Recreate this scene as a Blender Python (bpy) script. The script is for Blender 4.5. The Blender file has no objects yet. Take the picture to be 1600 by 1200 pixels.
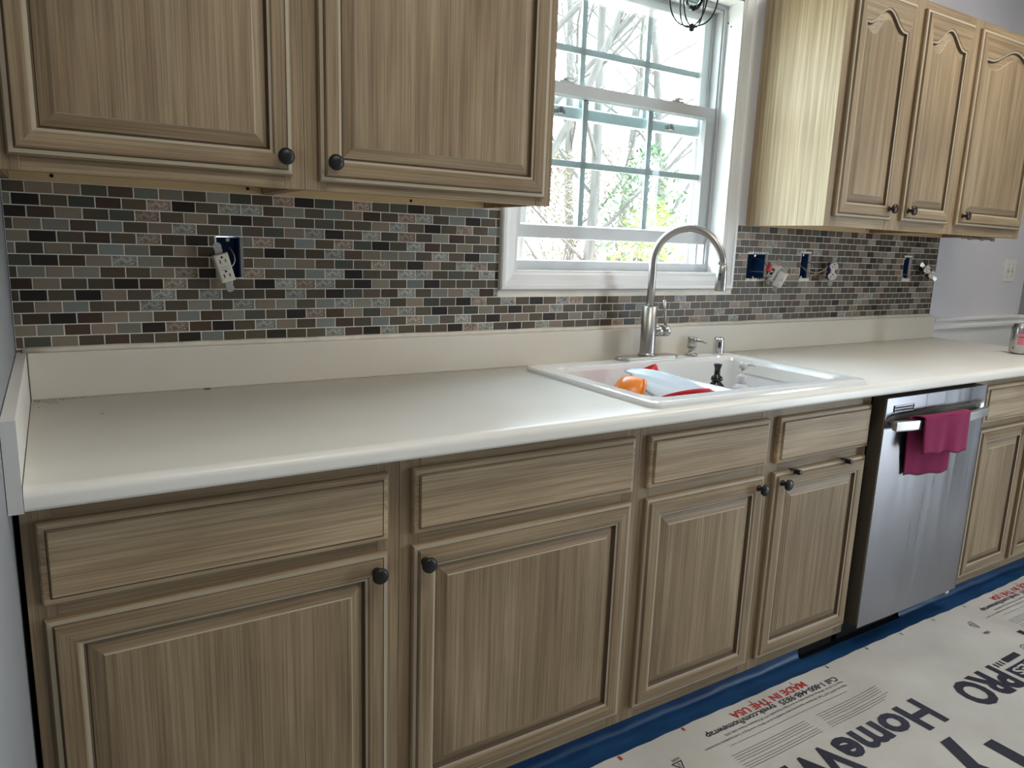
import bpy, bmesh, math, random
from mathutils import Vector, Matrix, Euler
random.seed(7)
C = bpy.context.scene.collection
sc = bpy.context.scene
PI = math.pi

# ------------------------------------------------------------------ camera
CX, CY, CZ = 0.07833, -1.87715, 1.2854
YAW, PIT, ROL, FPX = 0.56315, -0.1915, 0.03581, 1139.12
fw = Vector((math.sin(YAW)*math.cos(PIT), math.cos(YAW)*math.cos(PIT), math.sin(PIT)))
rt = Vector((math.cos(YAW), -math.sin(YAW), 0))
up = rt.cross(fw)
r2 = math.cos(ROL)*rt + math.sin(ROL)*up
u2 = -math.sin(ROL)*rt + math.cos(ROL)*up
cam = bpy.data.cameras.new('camera'); co = bpy.data.objects.new('camera', cam); C.objects.link(co)
cam.sensor_width = 36; cam.lens = FPX*36/1600; cam.clip_start = 0.02; cam.clip_end = 200
M = Matrix((r2, u2, -fw)).transposed().to_4x4(); M.translation = (CX, CY, CZ)
co.matrix_world = M
sc.camera = co

# ------------------------------------------------------------------ world, light, exposure
SKY = 13.0
w = bpy.data.worlds.new('world'); sc.world = w; w.use_nodes = True
nt = w.node_tree; bg = nt.nodes['Background']
tc = nt.nodes.new('ShaderNodeTexCoord'); sx = nt.nodes.new('ShaderNodeSeparateXYZ'); cr = nt.nodes.new('ShaderNodeValToRGB')
nt.links.new(tc.outputs['Generated'], sx.inputs[0]); nt.links.new(sx.outputs['Z'], cr.inputs[0]); nt.links.new(cr.outputs[0], bg.inputs[0])
cr.color_ramp.elements[0].position = 0.0; cr.color_ramp.elements[0].color = (.80, .91, 1, 1)
cr.color_ramp.elements[1].position = 1.0; cr.color_ramp.elements[1].color = (.66, .82, 1, 1)
bg.inputs[1].default_value = SKY

def area(name, loc, rot, sx_, sy_, power, col, portal=False):
    l = bpy.data.lights.new(name, 'AREA'); l.shape = 'RECTANGLE'; l.size = sx_; l.size_y = sy_
    l.energy = power; l.color = col
    if portal: l.cycles.is_portal = True
    o = bpy.data.objects.new(name, l); C.objects.link(o); o.location = loc; o.rotation_euler = rot
    return o
# daylight through the kitchen window, through the patio door in the east wall and the rear window
area('portal_window', (1.70, 0.16, 1.66), (-PI/2, 0, 0), .9, .95, 1, (1, 1, 1), True)
area('portal_patio', (4.58, -2.60, 1.02), (0, PI/2, 0), 2.0, .7, 1, (1, 1, 1), True)
# two added fill lights under the ceiling, to brighten counter and cabinet fronts
area('ceiling_fill_light', (.9, -1.60, 2.59), (0, 0, 0), .7, .4, 9.5, (1, .93, .82))
area('ceiling_fill_light', (3.0, -1.10, 2.59), (0, 0, 0), .8, .5, 13.5, (1, .93, .82))
# hazy high sun: on the woods, and a patch on the floor inside the patio door
sl = bpy.data.lights.new('sun', 'SUN'); sl.energy = 13; sl.angle = math.radians(4); sl.color = (1, .96, .9)
so = bpy.data.objects.new('sun', sl); C.objects.link(so)
so.rotation_euler = Vector((-.25, .30, -.92)).to_track_quat('-Z', 'Y').to_euler()

vs = sc.view_settings
sc.display_settings.display_device = 'sRGB'
vs.view_transform = 'Standard'; vs.look = 'None'; vs.gamma = 1; vs.exposure = 0.43; vs.use_curve_mapping = False
sc.cycles.use_denoising = True
sc.cycles.max_bounces = 8; sc.cycles.diffuse_bounces = 5; sc.cycles.glossy_bounces = 4
sc.cycles.transmission_bounces = 8; sc.cycles.transparent_max_bounces = 12
sc.cycles.sample_clamp_indirect = 6.0; sc.cycles.caustics_reflective = False; sc.cycles.caustics_refractive = False

# ------------------------------------------------------------------ materials
def mat(name, col, rough=.5, metal=0.0, spec=.5, coat=0.0, alpha=None):
    m = bpy.data.materials.new(name); m.use_nodes = True
    b = m.node_tree.nodes['Principled BSDF']
    b.inputs['Base Color'].default_value = (*col, 1); b.inputs['Roughness'].default_value = rough
    b.inputs['Metallic'].default_value = metal; b.inputs['Specular IOR Level'].default_value = spec
    b.inputs['Coat Weight'].default_value = coat
    m['b'] = 1
    return m
def N(m, t): return m.node_tree.nodes.new(t)
def L(m, a, b): m.node_tree.links.new(a, b)
def BS(m): return m.node_tree.nodes['Principled BSDF']
def noise_var(m, col, col2, scale=(3, 3, 3), detail=4, lo=.35, hi=.65, bump=0.0, bscale=60):
    t = N(m, 'ShaderNodeTexCoord'); mp = N(m, 'ShaderNodeMapping'); n = N(m, 'ShaderNodeTexNoise'); r = N(m, 'ShaderNodeValToRGB')
    mp.inputs['Scale'].default_value = scale
    L(m, t.outputs['Object'], mp.inputs[0]); L(m, mp.outputs[0], n.inputs['Vector']); n.inputs['Scale'].default_value = 1; n.inputs['Detail'].default_value = detail
    L(m, n.outputs[0], r.inputs[0]); r.color_ramp.elements[0].position = lo; r.color_ramp.elements[1].position = hi
    r.color_ramp.elements[0].color = (*col, 1); r.color_ramp.elements[1].color = (*col2, 1)
    L(m, r.outputs[0], BS(m).inputs['Base Color'])
    if bump:
        n2 = N(m, 'ShaderNodeTexNoise'); n2.inputs['Scale'].default_value = bscale; bp = N(m, 'ShaderNodeBump'); bp.inputs['Strength'].default_value = bump; bp.inputs['Distance'].default_value = .002
        L(m, t.outputs['Object'], n2.inputs['Vector']); L(m, n2.outputs[0], bp.inputs['Height']); L(m, bp.outputs[0], BS(m).inputs['Normal'])
    return m

def wood(name, vertical=True, tint=(1, 1, 1), soft=False):
    """pickled oak with brushed antique glaze: long fine streaks along the grain"""
    m = mat(name, (.4, .33, .25), .5, spec=.35)
    t = N(m, 'ShaderNodeTexCoord'); oi = N(m, 'ShaderNodeObjectInfo')
    ad = N(m, 'ShaderNodeVectorMath'); ad.operation = 'ADD'
    cb = N(m, 'ShaderNodeCombineXYZ'); ml = N(m, 'ShaderNodeMath'); ml.operation = 'MULTIPLY'; ml.inputs[1].default_value = 13
    L(m, oi.outputs['Random'], ml.inputs[0]); L(m, ml.outputs[0], cb.inputs[0]); L(m, ml.outputs[0], cb.inputs[2])
    L(m, t.outputs['Object'], ad.inputs[0]); L(m, cb.outputs[0], ad.inputs[1])
    def streak(fine, longs, det, dist=0.0):
        mp = N(m, 'ShaderNodeMapping')
        s = (fine, fine, longs) if vertical else (longs, fine, fine)
        mp.inputs['Scale'].default_value = s
        n = N(m, 'ShaderNodeTexNoise'); n.inputs['Scale'].default_value = 1; n.inputs['Detail'].default_value = det; n.inputs['Distortion'].default_value = dist
        L(m, ad.outputs[0], mp.inputs[0]); L(m, mp.outputs[0], n.inputs['Vector'])
        return n.outputs[0]
    a = streak(330, 4, 3); b = streak(85 if soft else 48, 1.3, 5, .3); c = streak(6, 2.4, 4)
    def ramp(src, p0, c0, p1, c1, pm=None, cm=None):
        r = N(m, 'ShaderNodeValToRGB'); L(m, src, r.inputs[0]); e = r.color_ramp.elements
        e[0].position = p0; e[0].color = (*c0, 1); e[1].position = p1; e[1].color = (*c1, 1)
        if pm: x = e.new(pm); x.color = (*cm, 1)
        return r.outputs[0]
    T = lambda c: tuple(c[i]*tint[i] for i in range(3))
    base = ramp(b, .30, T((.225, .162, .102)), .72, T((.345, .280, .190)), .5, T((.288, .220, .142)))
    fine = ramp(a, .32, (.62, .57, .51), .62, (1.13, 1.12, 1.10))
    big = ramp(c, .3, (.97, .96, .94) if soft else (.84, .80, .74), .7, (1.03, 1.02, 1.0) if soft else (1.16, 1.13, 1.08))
    def mul(x, y, f=1.0):
        mx = N(m, 'ShaderNodeMix'); mx.data_type = 'RGBA'; mx.blend_type = 'MULTIPLY'; mx.inputs[0].default_value = f
        L(m, x, mx.inputs[6]); L(m, y, mx.inputs[7]); return mx.outputs[2]
    L(m, mul(mul(base, fine, .75), big), BS(m).inputs['Base Color'])
    bp = N(m, 'ShaderNodeBump'); bp.inputs['Strength'].default_value = .35; bp.inputs['Distance'].default_value = .0008
    L(m, a, bp.inputs['Height']); L(m, bp.outputs[0], BS(m).inputs['Normal'])
    return m
W_V = wood('pickled_oak_vertical_grain', True)
W_H = wood('pickled_oak_horizontal_grain', False)
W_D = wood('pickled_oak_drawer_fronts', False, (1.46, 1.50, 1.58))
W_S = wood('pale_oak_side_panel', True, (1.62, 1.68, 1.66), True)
GLZ = mat('dark_glaze_in_grooves', (.10, .065, .036), .6)
EDG = mat('rubbed_pale_edge', (.40, .34, .25), .55)
TAN = noise_var(mat('unfinished_tan_underside', (.5, .36, .2), .6), (.50, .36, .19), (.62, .46, .26), (2, 14, 2))
BLK = mat('matte_black_metal', (.012, .012, .014), .38, .3)
BRZ = mat('oil_rubbed_bronze', (.035, .018, .016), .3, .5)
HOLE = mat('dark_hole', (.01, .008, .006), .9)
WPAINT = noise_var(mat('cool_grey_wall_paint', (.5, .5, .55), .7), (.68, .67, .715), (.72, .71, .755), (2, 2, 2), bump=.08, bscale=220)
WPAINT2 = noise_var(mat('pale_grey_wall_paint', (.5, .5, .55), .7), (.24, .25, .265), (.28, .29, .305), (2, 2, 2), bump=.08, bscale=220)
WHITE = mat('white_trim_paint', (.80, .80, .80), .35)
CEIL = mat('ceiling_white', (.8, .8, .78), .9)
VINYL = mat('white_vinyl', (.50, .51, .51), .35)
GRID = mat('pale_green_grey_grille', (.78, .84, .84), .4)
STEEL_L = mat('latch_grey', (.42, .42, .42), .4, .4)
# laminate worktop
def translucent(m, f, col):
    o_ = m.node_tree.nodes['Material Output']; t_ = N(m, 'ShaderNodeBsdfTranslucent'); x_ = N(m, 'ShaderNodeMixShader'); t_.inputs[0].default_value = (*col, 1)
    x_.inputs[0].default_value = f; L(m, BS(m).outputs[0], x_.inputs[1]); L(m, t_.outputs[0], x_.inputs[2]); L(m, x_.outputs[0], o_.inputs[0])
translucent(GRID, .11, (.8, .9, .9))
VINYLT = mat('thin_white_vinyl', (.70, .73, .73), .35); translucent(VINYLT, .17, (.8, .9, .9))
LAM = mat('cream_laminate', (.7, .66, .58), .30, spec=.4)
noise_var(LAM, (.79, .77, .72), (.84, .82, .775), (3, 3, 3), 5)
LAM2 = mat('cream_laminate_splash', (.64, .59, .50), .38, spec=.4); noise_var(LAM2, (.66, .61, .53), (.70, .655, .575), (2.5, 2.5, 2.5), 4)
CAULK = noise_var(mat('beige_caulk', (.6, .56, .5), .6), (.62, .58, .50), (.70, .66, .58), (30, 30, 30))
GROUT = noise_var(mat('light_grey_grout', (.55, .5, .45), .85), (.76, .72, .64), (.84, .80, .72), (25, 25, 25), bump=.2, bscale=400)
LAMEND = mat('grey_white_laminate_edge', (.60, .60, .60), .45)
# mosaic tiles
def tilemat(name, col, rough, wavy=False, col2=None):
    m = mat(name, col, rough+.12, spec=.28, coat=.12 if wavy else 0.0)
    BS(m).inputs['Coat Roughness'].default_value = .08
    oi = N(m, 'ShaderNodeObjectInfo'); hs = N(m, 'ShaderNodeHueSaturation'); mr = N(m, 'ShaderNodeMapRange')
    mr.inputs['To Min'].default_value = .8; mr.inputs['To Max'].default_value = 1.2
    L(m, oi.outputs['Random'], mr.inputs[0]); L(m, mr.outputs[0], hs.inputs['Value'])
    t = N(m, 'ShaderNodeTexCoord')
    if wavy:
        mp = N(m, 'ShaderNodeMapping'); mp.inputs['Scale'].default_value = (55, 55, 85); mp.inputs['Rotation'].default_value = (0, .55, 0)
        n = N(m, 'ShaderNodeTexNoise'); n.inputs['Scale'].default_value = 1; n.inputs['Detail'].default_value = 3; n.inputs['Distortion'].default_value = 1.6
        L(m, t.outputs['Object'], mp.inputs[0]); L(m, mp.outputs[0], n.inputs['Vector'])
        r = N(m, 'ShaderNodeValToRGB'); e = r.color_ramp.elements
        e[0].position = .35; e[0].color = (*col, 1); e[1].position = .62; e[1].color = (*col2, 1)
        L(m, n.outputs[0], r.inputs[0]); L(m, r.outputs[0], hs.inputs['Color'])
        bp = N(m, 'ShaderNodeBump'); bp.inputs['Strength'].default_value = .9; bp.inputs['Distance'].default_value = .004
        L(m, n.outputs[0], bp.inputs['Height']); L(m, bp.outputs[0], BS(m).inputs['Normal']); L(m, bp.outputs[0], BS(m).inputs['Coat Normal'])
    else:
        hs.inputs['Color'].default_value = (*col, 1)
    L(m, hs.outputs[0], BS(m).inputs['Base Color'])
    return m
TM = {
 'K': tilemat('tile_near_black', (.030, .024, .021), .22),
 'D': tilemat('tile_dark_olive', (.098, .080, .055), .30),
 'C': tilemat('tile_dark_green_grey', (.078, .080, .064), .30),
 'B': tilemat('tile_dark_brown', (.085, .056, .038), .28),
 'R': tilemat('tile_red_brown', (.062, .037, .027), .25),
 'T': tilemat('tile_taupe', (.245, .197, .15), .30),
 'G': tilemat('tile_sage_grey', (.235, .225, .185), .30),
 'S': tilemat('tile_blue_grey', (.205, .22, .205), .28),
 'W': tilemat('tile_rippled_silver', (.17, .17, .15), .18, True, (.42, .42, .38)),
 'P': tilemat('tile_rippled_peach', (.19, .13, .095), .18, True, (.43, .35, .29)),
}
# metals
def brushed(name, col, rough, sc_=(2, 2, 400), bump=.12, var=.12):
    m = mat(name, col, rough, 1.0)
    t = N(m, 'ShaderNodeTexCoord'); mp = N(m, 'ShaderNodeMapping'); n = N(m, 'ShaderNodeTexNoise'); mp.inputs['Scale'].default_value = sc_
    n.inputs['Scale'].default_value = 1; n.inputs['Detail'].default_value = 3
    L(m, t.outputs['Object'], mp.inputs[0]); L(m, mp.outputs[0], n.inputs['Vector'])
    mr = N(m, 'ShaderNodeMapRange'); mr.inputs['To Min'].default_value = rough-var; mr.inputs['To Max'].default_value = rough+var
    L(m, n.outputs[0], mr.inputs[0]); L(m, mr.outputs[0], BS(m).inputs['Roughness'])
    bp = N(m, 'ShaderNodeBump'); bp.inputs['Strength'].default_value = bump; bp.inputs['Distance'].default_value = .0004
    L(m, n.outputs[0], bp.inputs['Height']); L(m, bp.outputs[0], BS(m).inputs['Normal'])
    return m
STEEL = brushed('brushed_stainless_door', (.29, .29, .31), .32, (34, 34, 1.6), .05, .13)
STEELB = brushed('brushed_stainless_bright', (.52, .51, .50), .36, (3, 3, 200), .1)
NICK = brushed('brushed_nickel', (.45, .435, .41), .32, (260, 260, 20), .05, .06)
CHROME = mat('polished_chrome', (.8, .8, .8), .07, 1.0)
DWSIDE = mat('dishwasher_dark_side', (.10, .085, .065), .5, .4)
BLKPL = mat('black_plastic', (.005, .005, .006), .6, spec=.15)
SINKM = mat('white_enamel', (.80, .80, .80), .16, spec=.5, coat=.4)
CLOTH = mat('magenta_microfibre', (.24, .022, .085), .95, spec=.1)
CLOTH_D = mat('magenta_hem', (.11, .012, .045), .95)
BS(CLOTH).inputs['Sheen Weight'].default_value = .08
OUTLETW = mat('white_device_plastic', (.80, .78, .74), .35)
OUTIV = mat('ivory_device_plastic', (.72, .68, .58), .35)
SLOT = mat('slot_black', (.02, .02, .02), .6)
YOKE = mat('zinc_strap', (.50, .50, .47), .35, .9)
BLUEBOX = mat('blue_wiring_box', (.013, .065, .20), .5)
PURP = mat('blue_violet_tape', (.08, .06, .25), .5)
REDPL = mat('red_wire_nut', (.55, .03, .05), .4)
WIREC = mat('bare_copper', (.5, .32, .2), .4, .8); WIREW = mat('white_wire', (.70, .66, .56), .5); WIREK = mat('black_wire', (.03, .03, .03), .5)
ORANGE = mat('orange_plastic', (.85, .24, .03), .3); REDD = mat('red_plastic', (.72, .02, .03), .3)
BLUEW = mat('pale_blue_plastic', (.56, .66, .74), .3); NAVY = mat('dark_teal_bowl', (.03, .085, .12), .3)
CLRPL = mat('milky_plastic', (.85, .82, .84), .25); BS(CLRPL).inputs['Transmission Weight'].default_value = .35
CAN = brushed('aluminium_can', (.50, .50, .51), .28, (5, 5, 5), .0, .05); CANP = mat('pink_print', (.62, .18, .22), .4); CANK = mat('dark_print', (.05, .04, .05), .4)
FILM = mat('blue_masking_film', (.006, .055, .16), .45, spec=.4)
noise_var(FILM, (.004, .036, .105), (.008, .055, .15), (6, 20, 20), bump=.2, bscale=30)
WRAP = mat('white_house_wrap', (.55, .53, .50), .62); noise_var(WRAP, (.47, .455, .425), (.56, .545, .51), (4, 4, 4), 6)
INK = mat('navy_print', (.016, .016, .035), .5); INKR = mat('red_print', (.42, .02, .03), .5); INKG = mat('grey_fine_print', (.16, .155, .15), .6)
FLOORM = noise_var(mat('plywood_subfloor', (.35, .25, .15), .7), (.30, .21, .13), (.42, .31, .2), (1, 9, 1))
GLASS = bpy.data.materials.new('window_glass'); GLASS.use_nodes = True
_n = GLASS.node_tree; _n.nodes.clear()
_o = _n.nodes.new('ShaderNodeOutputMaterial'); _t = _n.nodes.new('ShaderNodeBsdfTransparent'); _g = _n.nodes.new('ShaderNodeBsdfGlossy'); _m = _n.nodes.new('ShaderNodeMixShader'); _f = _n.nodes.new('ShaderNodeFresnel')
_t.inputs[0].default_value = (.93, .97, .965, 1); _g.inputs['Roughness'].default_value = .02; _f.inputs[0].default_value = 1.45
_n.links.new(_f.outputs[0], _m.inputs[0]); _n.links.new(_t.outputs[0], _m.inputs[1]); _n.links.new(_g.outputs[0], _m.inputs[2]); _n.links.new(_m.outputs[0], _o.inputs[0])
BULB = GLASS.copy(); BULB.name = 'bulb_glass'; BULB.node_tree.nodes['Transparent BSDF'].inputs[0].default_value = (.80, .92, .93, 1)
BARK = noise_var(mat('grey_bark', (.2, .18, .15), .9), (.045, .040, .034), (.075, .068, .06), (12, 12, 2))
LEAFY = mat('yellow_green_leaf', (.13, .17, .035), .6); LEAFG = mat('evergreen_needle', (.055, .09, .04), .7)
GROUND = noise_var(mat('leaf_litter', (.5, .42, .3), .95), (.40, .33, .24), (.60, .54, .44), (1.5, 1.5, 1.5), 8)

# ------------------------------------------------------------------ mesh helpers
class MB:
    def __init__(s): s.v = []; s.f = []; s.m = []; s.sm = []
    def add(s, vs_, fs, mi=0, smooth=False):
        k = len(s.v); s.v += [tuple(v) for v in vs_]
        for f in fs:
            s.f.append([k+i for i in f]); s.m.append(mi); s.sm.append(smooth)
        return s
    def box(s, x0, x1, y0, y1, z0, z1, mi=0, bev=0.0, faces=None):
        if bev <= 0:
            vs_ = [(x, y, z) for z in (z0, z1) for y in (y0, y1) for x in (x0, x1)]
            fs = [(0, 2, 3, 1), (4, 5, 7, 6), (0, 1, 5, 4), (2, 6, 7, 3), (0, 4, 6, 2), (1, 3, 7, 5)]
            return s.add(vs_, fs, mi)
        bm = bmesh.new(); bmesh.ops.create_cube(bm, size=1)
        for v in bm.verts: v.co = Vector((x0+(v.co.x+.5)*(x1-x0), y0+(v.co.y+.5)*(y1-y0), z0+(v.co.z+.5)*(z1-z0)))
        bmesh.ops.bevel(bm, geom=bm.edges[:], offset=bev, segments=2, affect='EDGES', profile=.6)
        s.bm(bm, mi); return s
    def bm(s, bm, mi=0, smooth=False, mtx=None):
        bm.verts.index_update()
        s.add([(mtx @ v.co) if mtx else v.co for v in bm.verts], [[v.index for v in f.verts] for f in bm.faces], mi, smooth); bm.free()
    def lathe(s, prof, loc=(0, 0, 0), axis=(0, 0, 1), n=24, mi=0, smooth=True, cap=True, sx_=1, sy_=1):
        q = Vector((0, 0, 1)).rotation_difference(Vector(axis).normalized()); loc = Vector(loc); vs_ = []
        for (r, z) in prof:
            for i in range(n):
                a = 2*PI*i/n; vs_.append(loc + q @ Vector((r*math.cos(a)*sx_, r*math.sin(a)*sy_, z)))
        fs = []
        for j in range(len(prof)-1):
            for i in range(n):
                fs.append((j*n+i, j*n+(i+1) % n, (j+1)*n+(i+1) % n, (j+1)*n+i))
        s.add(vs_, fs, mi, smooth)
        if cap:
            k = len(s.v)-len(vs_)
            s.f.append([k+i for i in range(n)][::-1]); s.m.append(mi); s.sm.append(False)
            s.f.append([k+(len(prof)-1)*n+i for i in range(n)]); s.m.append(mi); s.sm.append(False)
        return s
    def tube(s, pts, r, n=10, mi=0, smooth=True, cap=True, flat=1.0):
        pts = [Vector(p) for p in pts]; R = r if isinstance(r, (list, tuple)) else [r]*len(pts)
        t0 = (pts[1]-pts[0]).normalized(); ref = Vector((0, 0, 1)) if abs(t0.z) < .9 else Vector((1, 0, 0))
        a = t0.cross(ref).normalized(); vs_ = []
        for i, p in enumerate(pts):
            t = (pts[min(i+1, len(pts)-1)]-pts[max(i-1, 0)]).normalized()
            a = (a - t*a.dot(t)).normalized(); b = t.cross(a)
            for k in range(n):
                th = 2*PI*k/n; vs_.append(p + a*math.cos(th)*R[i] + b*math.sin(th)*R[i]*flat)
        fs = [(j*n+k, j*n+(k+1) % n, (j+1)*n+(k+1) % n, (j+1)*n+k) for j in range(len(pts)-1) for k in range(n)]
        s.add(vs_, fs, mi, smooth)
        if cap:
            k0 = len(s.v)-len(vs_)
            s.f.append([k0+i for i in range(n)][::-1]); s.m.append(mi); s.sm.append(False)
            s.f.append([k0+(len(pts)-1)*n+i for i in range(n)]); s.m.append(mi); s.sm.append(False)
        return s
    def mesh(s, name, mats, off=(0, 0, 0)):
        me = bpy.data.meshes.new(name); ox, oy, oz = off
        me.from_pydata([(x-ox, y-oy, z-oz) for x, y, z in s.v], [], s.f)
        for m in (mats if isinstance(mats, (list, tuple)) else [mats]): me.materials.append(m)
        me.polygons.foreach_set('material_index', s.m); me.polygons.foreach_set('use_smooth', s.sm)
        me.update(); return me
    def build(s, name, mats, parent=None, off=None):
        if off is None: off = parent['_o'] if parent is not None and '_o' in parent else (0, 0, 0)
        off = tuple(off)
        o = bpy.data.objects.new(name, s.mesh(name, mats, off)); C.objects.link(o)
        if parent is not None:
            o.parent = parent
            po = tuple(parent['_o']) if '_o' in parent else (0, 0, 0)
            o.location = tuple(off[i]-po[i] for i in range(3))
        else: o.location = off
        o['_o'] = off
        return o
def tag(o, label=None, cat=None, group=None, kind=None):
    if label: o['label'] = label
    if cat: o['category'] = cat
    if group: o['group'] = group
    if kind: o['kind'] = kind
    return o
def empty(name, loc, label, cat, group=None, rot=None, kind=None):
    o = bpy.data.objects.new(name, None); C.objects.link(o); o.location = loc; o.empty_display_size = .05
    o['_o'] = tuple(loc) if rot is None else (0, 0, 0)
    if rot is not None: o.rotation_euler = rot
    return tag(o, label, cat, group, kind)
def fixn(o):
    bm = bmesh.new(); bm.from_mesh(o.data); bmesh.ops.recalc_face_normals(bm, faces=bm.faces[:]); bm.to_mesh(o.data); bm.free(); return o
def cutwall(mb, x0, x1, z0, z1, yf, yb, holes, mi=0, plane='y', reveal=True):
    """slab with rectangular holes; plane 'y' -> in XZ, plane 'x' -> in YZ (x0..x1 are then y)"""
    xs = sorted({x0, x1, *[min(max(h[0], x0), x1) for h in holes], *[min(max(h[1], x0), x1) for h in holes]})
    zs = sorted({z0, z1, *[min(max(h[2], z0), z1) for h in holes], *[min(max(h[3], z0), z1) for h in holes]})
    P = (lambda x, y, z: (x, y, z)) if plane == 'y' else (lambda x, y, z: (y, x, z))
    def solid(i, j):
        if i < 0 or j < 0 or i >= len(xs)-1 or j >= len(zs)-1: return False
        cx, cz = (xs[i]+xs[i+1])/2, (zs[j]+zs[j+1])/2
        return not any(h[0] < cx < h[1] and h[2] < cz < h[3] for h in holes)
    for i in range(len(xs)-1):
        for j in range(len(zs)-1):
            if not solid(i, j): continue
            a, b, c, d = xs[i], xs[i+1], zs[j], zs[j+1]
            mb.add([P(a, yf, c), P(b, yf, c), P(b, yf, d), P(a, yf, d)], [(0, 1, 2, 3)], mi)
            mb.add([P(a, yb, c), P(b, yb, c), P(b, yb, d), P(a, yb, d)], [(3, 2, 1, 0)], mi)
            for (di, dj, q) in ((-1, 0, (a, a, c, d)), (1, 0, (b, b, c, d))):
                if not solid(i+di, j): mb.add([P(q[0], yf, c), P(q[0], yb, c), P(q[0], yb, d), P(q[0], yf, d)], [(0, 1, 2, 3)], mi)
            for (dj, q) in ((-1, c), (1, d)):
                if not solid(i, j+dj): mb.add([P(a, yf, q), P(b, yf, q), P(b, yb, q), P(a, yb, q)], [(0, 1, 2, 3)], mi)

# ================================================================== SETTING
XR = 4.45; YB = -4.0; ZC = 2.62; XL = -.0008
WX0, WX1, WZ0, WZ1 = 1.257, 2.135, 1.203, 2.115
HOLES = [(.415, .470, 1.176, 1.275), (2.277, 2.382, 1.181, 1.276), (2.587, 2.640, 1.184, 1.284), (3.300, 3.354, 1.187, 1.283)]
m = MB(); cutwall(m, XL-.15, XR+.15, -.05, ZC, 0, .15, [(WX0, WX1, WZ0, WZ1)]+HOLES)
tag(m.build('wall_back', WPAINT), kind='structure')
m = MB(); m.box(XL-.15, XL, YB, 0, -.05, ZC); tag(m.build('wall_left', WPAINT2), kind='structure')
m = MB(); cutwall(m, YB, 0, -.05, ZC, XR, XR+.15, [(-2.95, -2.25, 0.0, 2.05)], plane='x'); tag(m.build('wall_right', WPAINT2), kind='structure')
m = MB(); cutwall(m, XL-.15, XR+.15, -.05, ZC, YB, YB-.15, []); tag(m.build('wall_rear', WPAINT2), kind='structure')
m = MB(); m.box(XL-.15, XR+.15, YB-.15, .15, -.05, 0); tag(m.build('floor', FLOORM), kind='structure')
m = MB(); m.box(XL-.15, XR+.15, YB-.15, .15, ZC, ZC+.05); tag(m.build('ceiling', CEIL), kind='structure')
# chair rail and white wainscot beyond the worktop
m = MB()
prof = [(0, 1.004), (-.016, 1.004), (-.022, .999), (-.022, .990), (-.014, .984), (-.012, .972), (-.020, .962), (-.020, .952), (-.010, .944), (-.008, .934), (0, .934)]
vs_ = [(x, y, z) for x in (3.60, XR) for (y, z) in prof]; n_ = len(prof)
m.add(vs_, [(i, i+1, n_+i+1, n_+i) for i in range(n_-1)] + [tuple(range(n_))[::-1], tuple(range(n_, 2*n_))])
tag(m.build('trim_1', WHITE), kind='structure')
m = MB(); m.box(3.60, XR, -.005, -.0003, 0.0, .936); tag(m.build('trim_2', WHITE), kind='structure')
m = MB()
vs_ = [(XR+y, yy, z) for yy in (-.9, -.001) for (y, z) in prof]
m.add(vs_, [(i, i+1, n_+i+1, n_+i) for i in range(n_-1)] + [tuple(range(n_))[::-1], tuple(range(n_, 2*n_))])
tag(m.build('trim_3', WHITE), kind='structure')
m = MB(); m.box(XR-.014, XR-.0005, -3.05, -2.95, 0, 2.13, bev=.003); m.box(XR-.014, XR-.0005, -2.25, -2.15, 0, 2.13, bev=.003); m.box(XR-.014, XR-.0005, -2.95, -2.25, 2.05, 2.13, bev=.003)
tag(m.build('trim_4', WHITE), kind='structure')

# ------------------------------------------------------------------ window
WN = bpy.data.objects.new('window_1', None); C.objects.link(WN); WN['kind'] = 'structure'; WN['_o'] = (0, 0, 0)
def ring(mb, x0, x1, z0, z1, loops, mi=0, closed=False):
    """nested rectangular loops (inset, y)"""
    k = len(mb.v); vs_ = []
    for (i, y) in loops: vs_ += [(x0+i, y, z0+i), (x1-i, y, z0+i), (x1-i, y, z1-i), (x0+i, y, z1-i)]
    fs = []
    for l in range(len(loops)-1):
        for e in range(4): fs.append((l*4+e, l*4+(e+1) % 4, (l+1)*4+(e+1) % 4, (l+1)*4+e))
    mb.add(vs_, fs, mi)
m = MB(); ring(m, 1.20, 2.195, 1.146, 2.178, [(0, 0), (0, -.017), (.004, -.021), (.014, -.021), (.018, -.017), (.030, -.014), (.046, -.012), (.052, -.009), (.0585, -.009), (.0585, 0)])
fixn(m.build('casing', WHITE, WN))
m = MB(); ring(m, WX0-.0005, WX1+.0005, WZ0-.0005, WZ1+.0005, [(0, -.008), (.001, -.008), (.001, .07), (.001, .149), (0, .149)])
fixn(m.build('jamb', WHITE, WN))
m = MB()   # vinyl master frame with two tracks and a sloped sill
ring(m, WX0+.001, WX1-.001, WZ0+.001, WZ1-.001, [(0, .060), (.012, .060), (.012, .066), (.018, .066), (.018, .098), (.026, .098), (.026, .104), (.018, .104), (.018, .138), (.030, .138), (.030, .149), (0, .149)])
m.box(WX0+.002, WX1-.002, .058, .149, WZ0+.001, WZ0+.030)
fixn(m.build('vinyl_frame', VINYL, WN))
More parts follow.
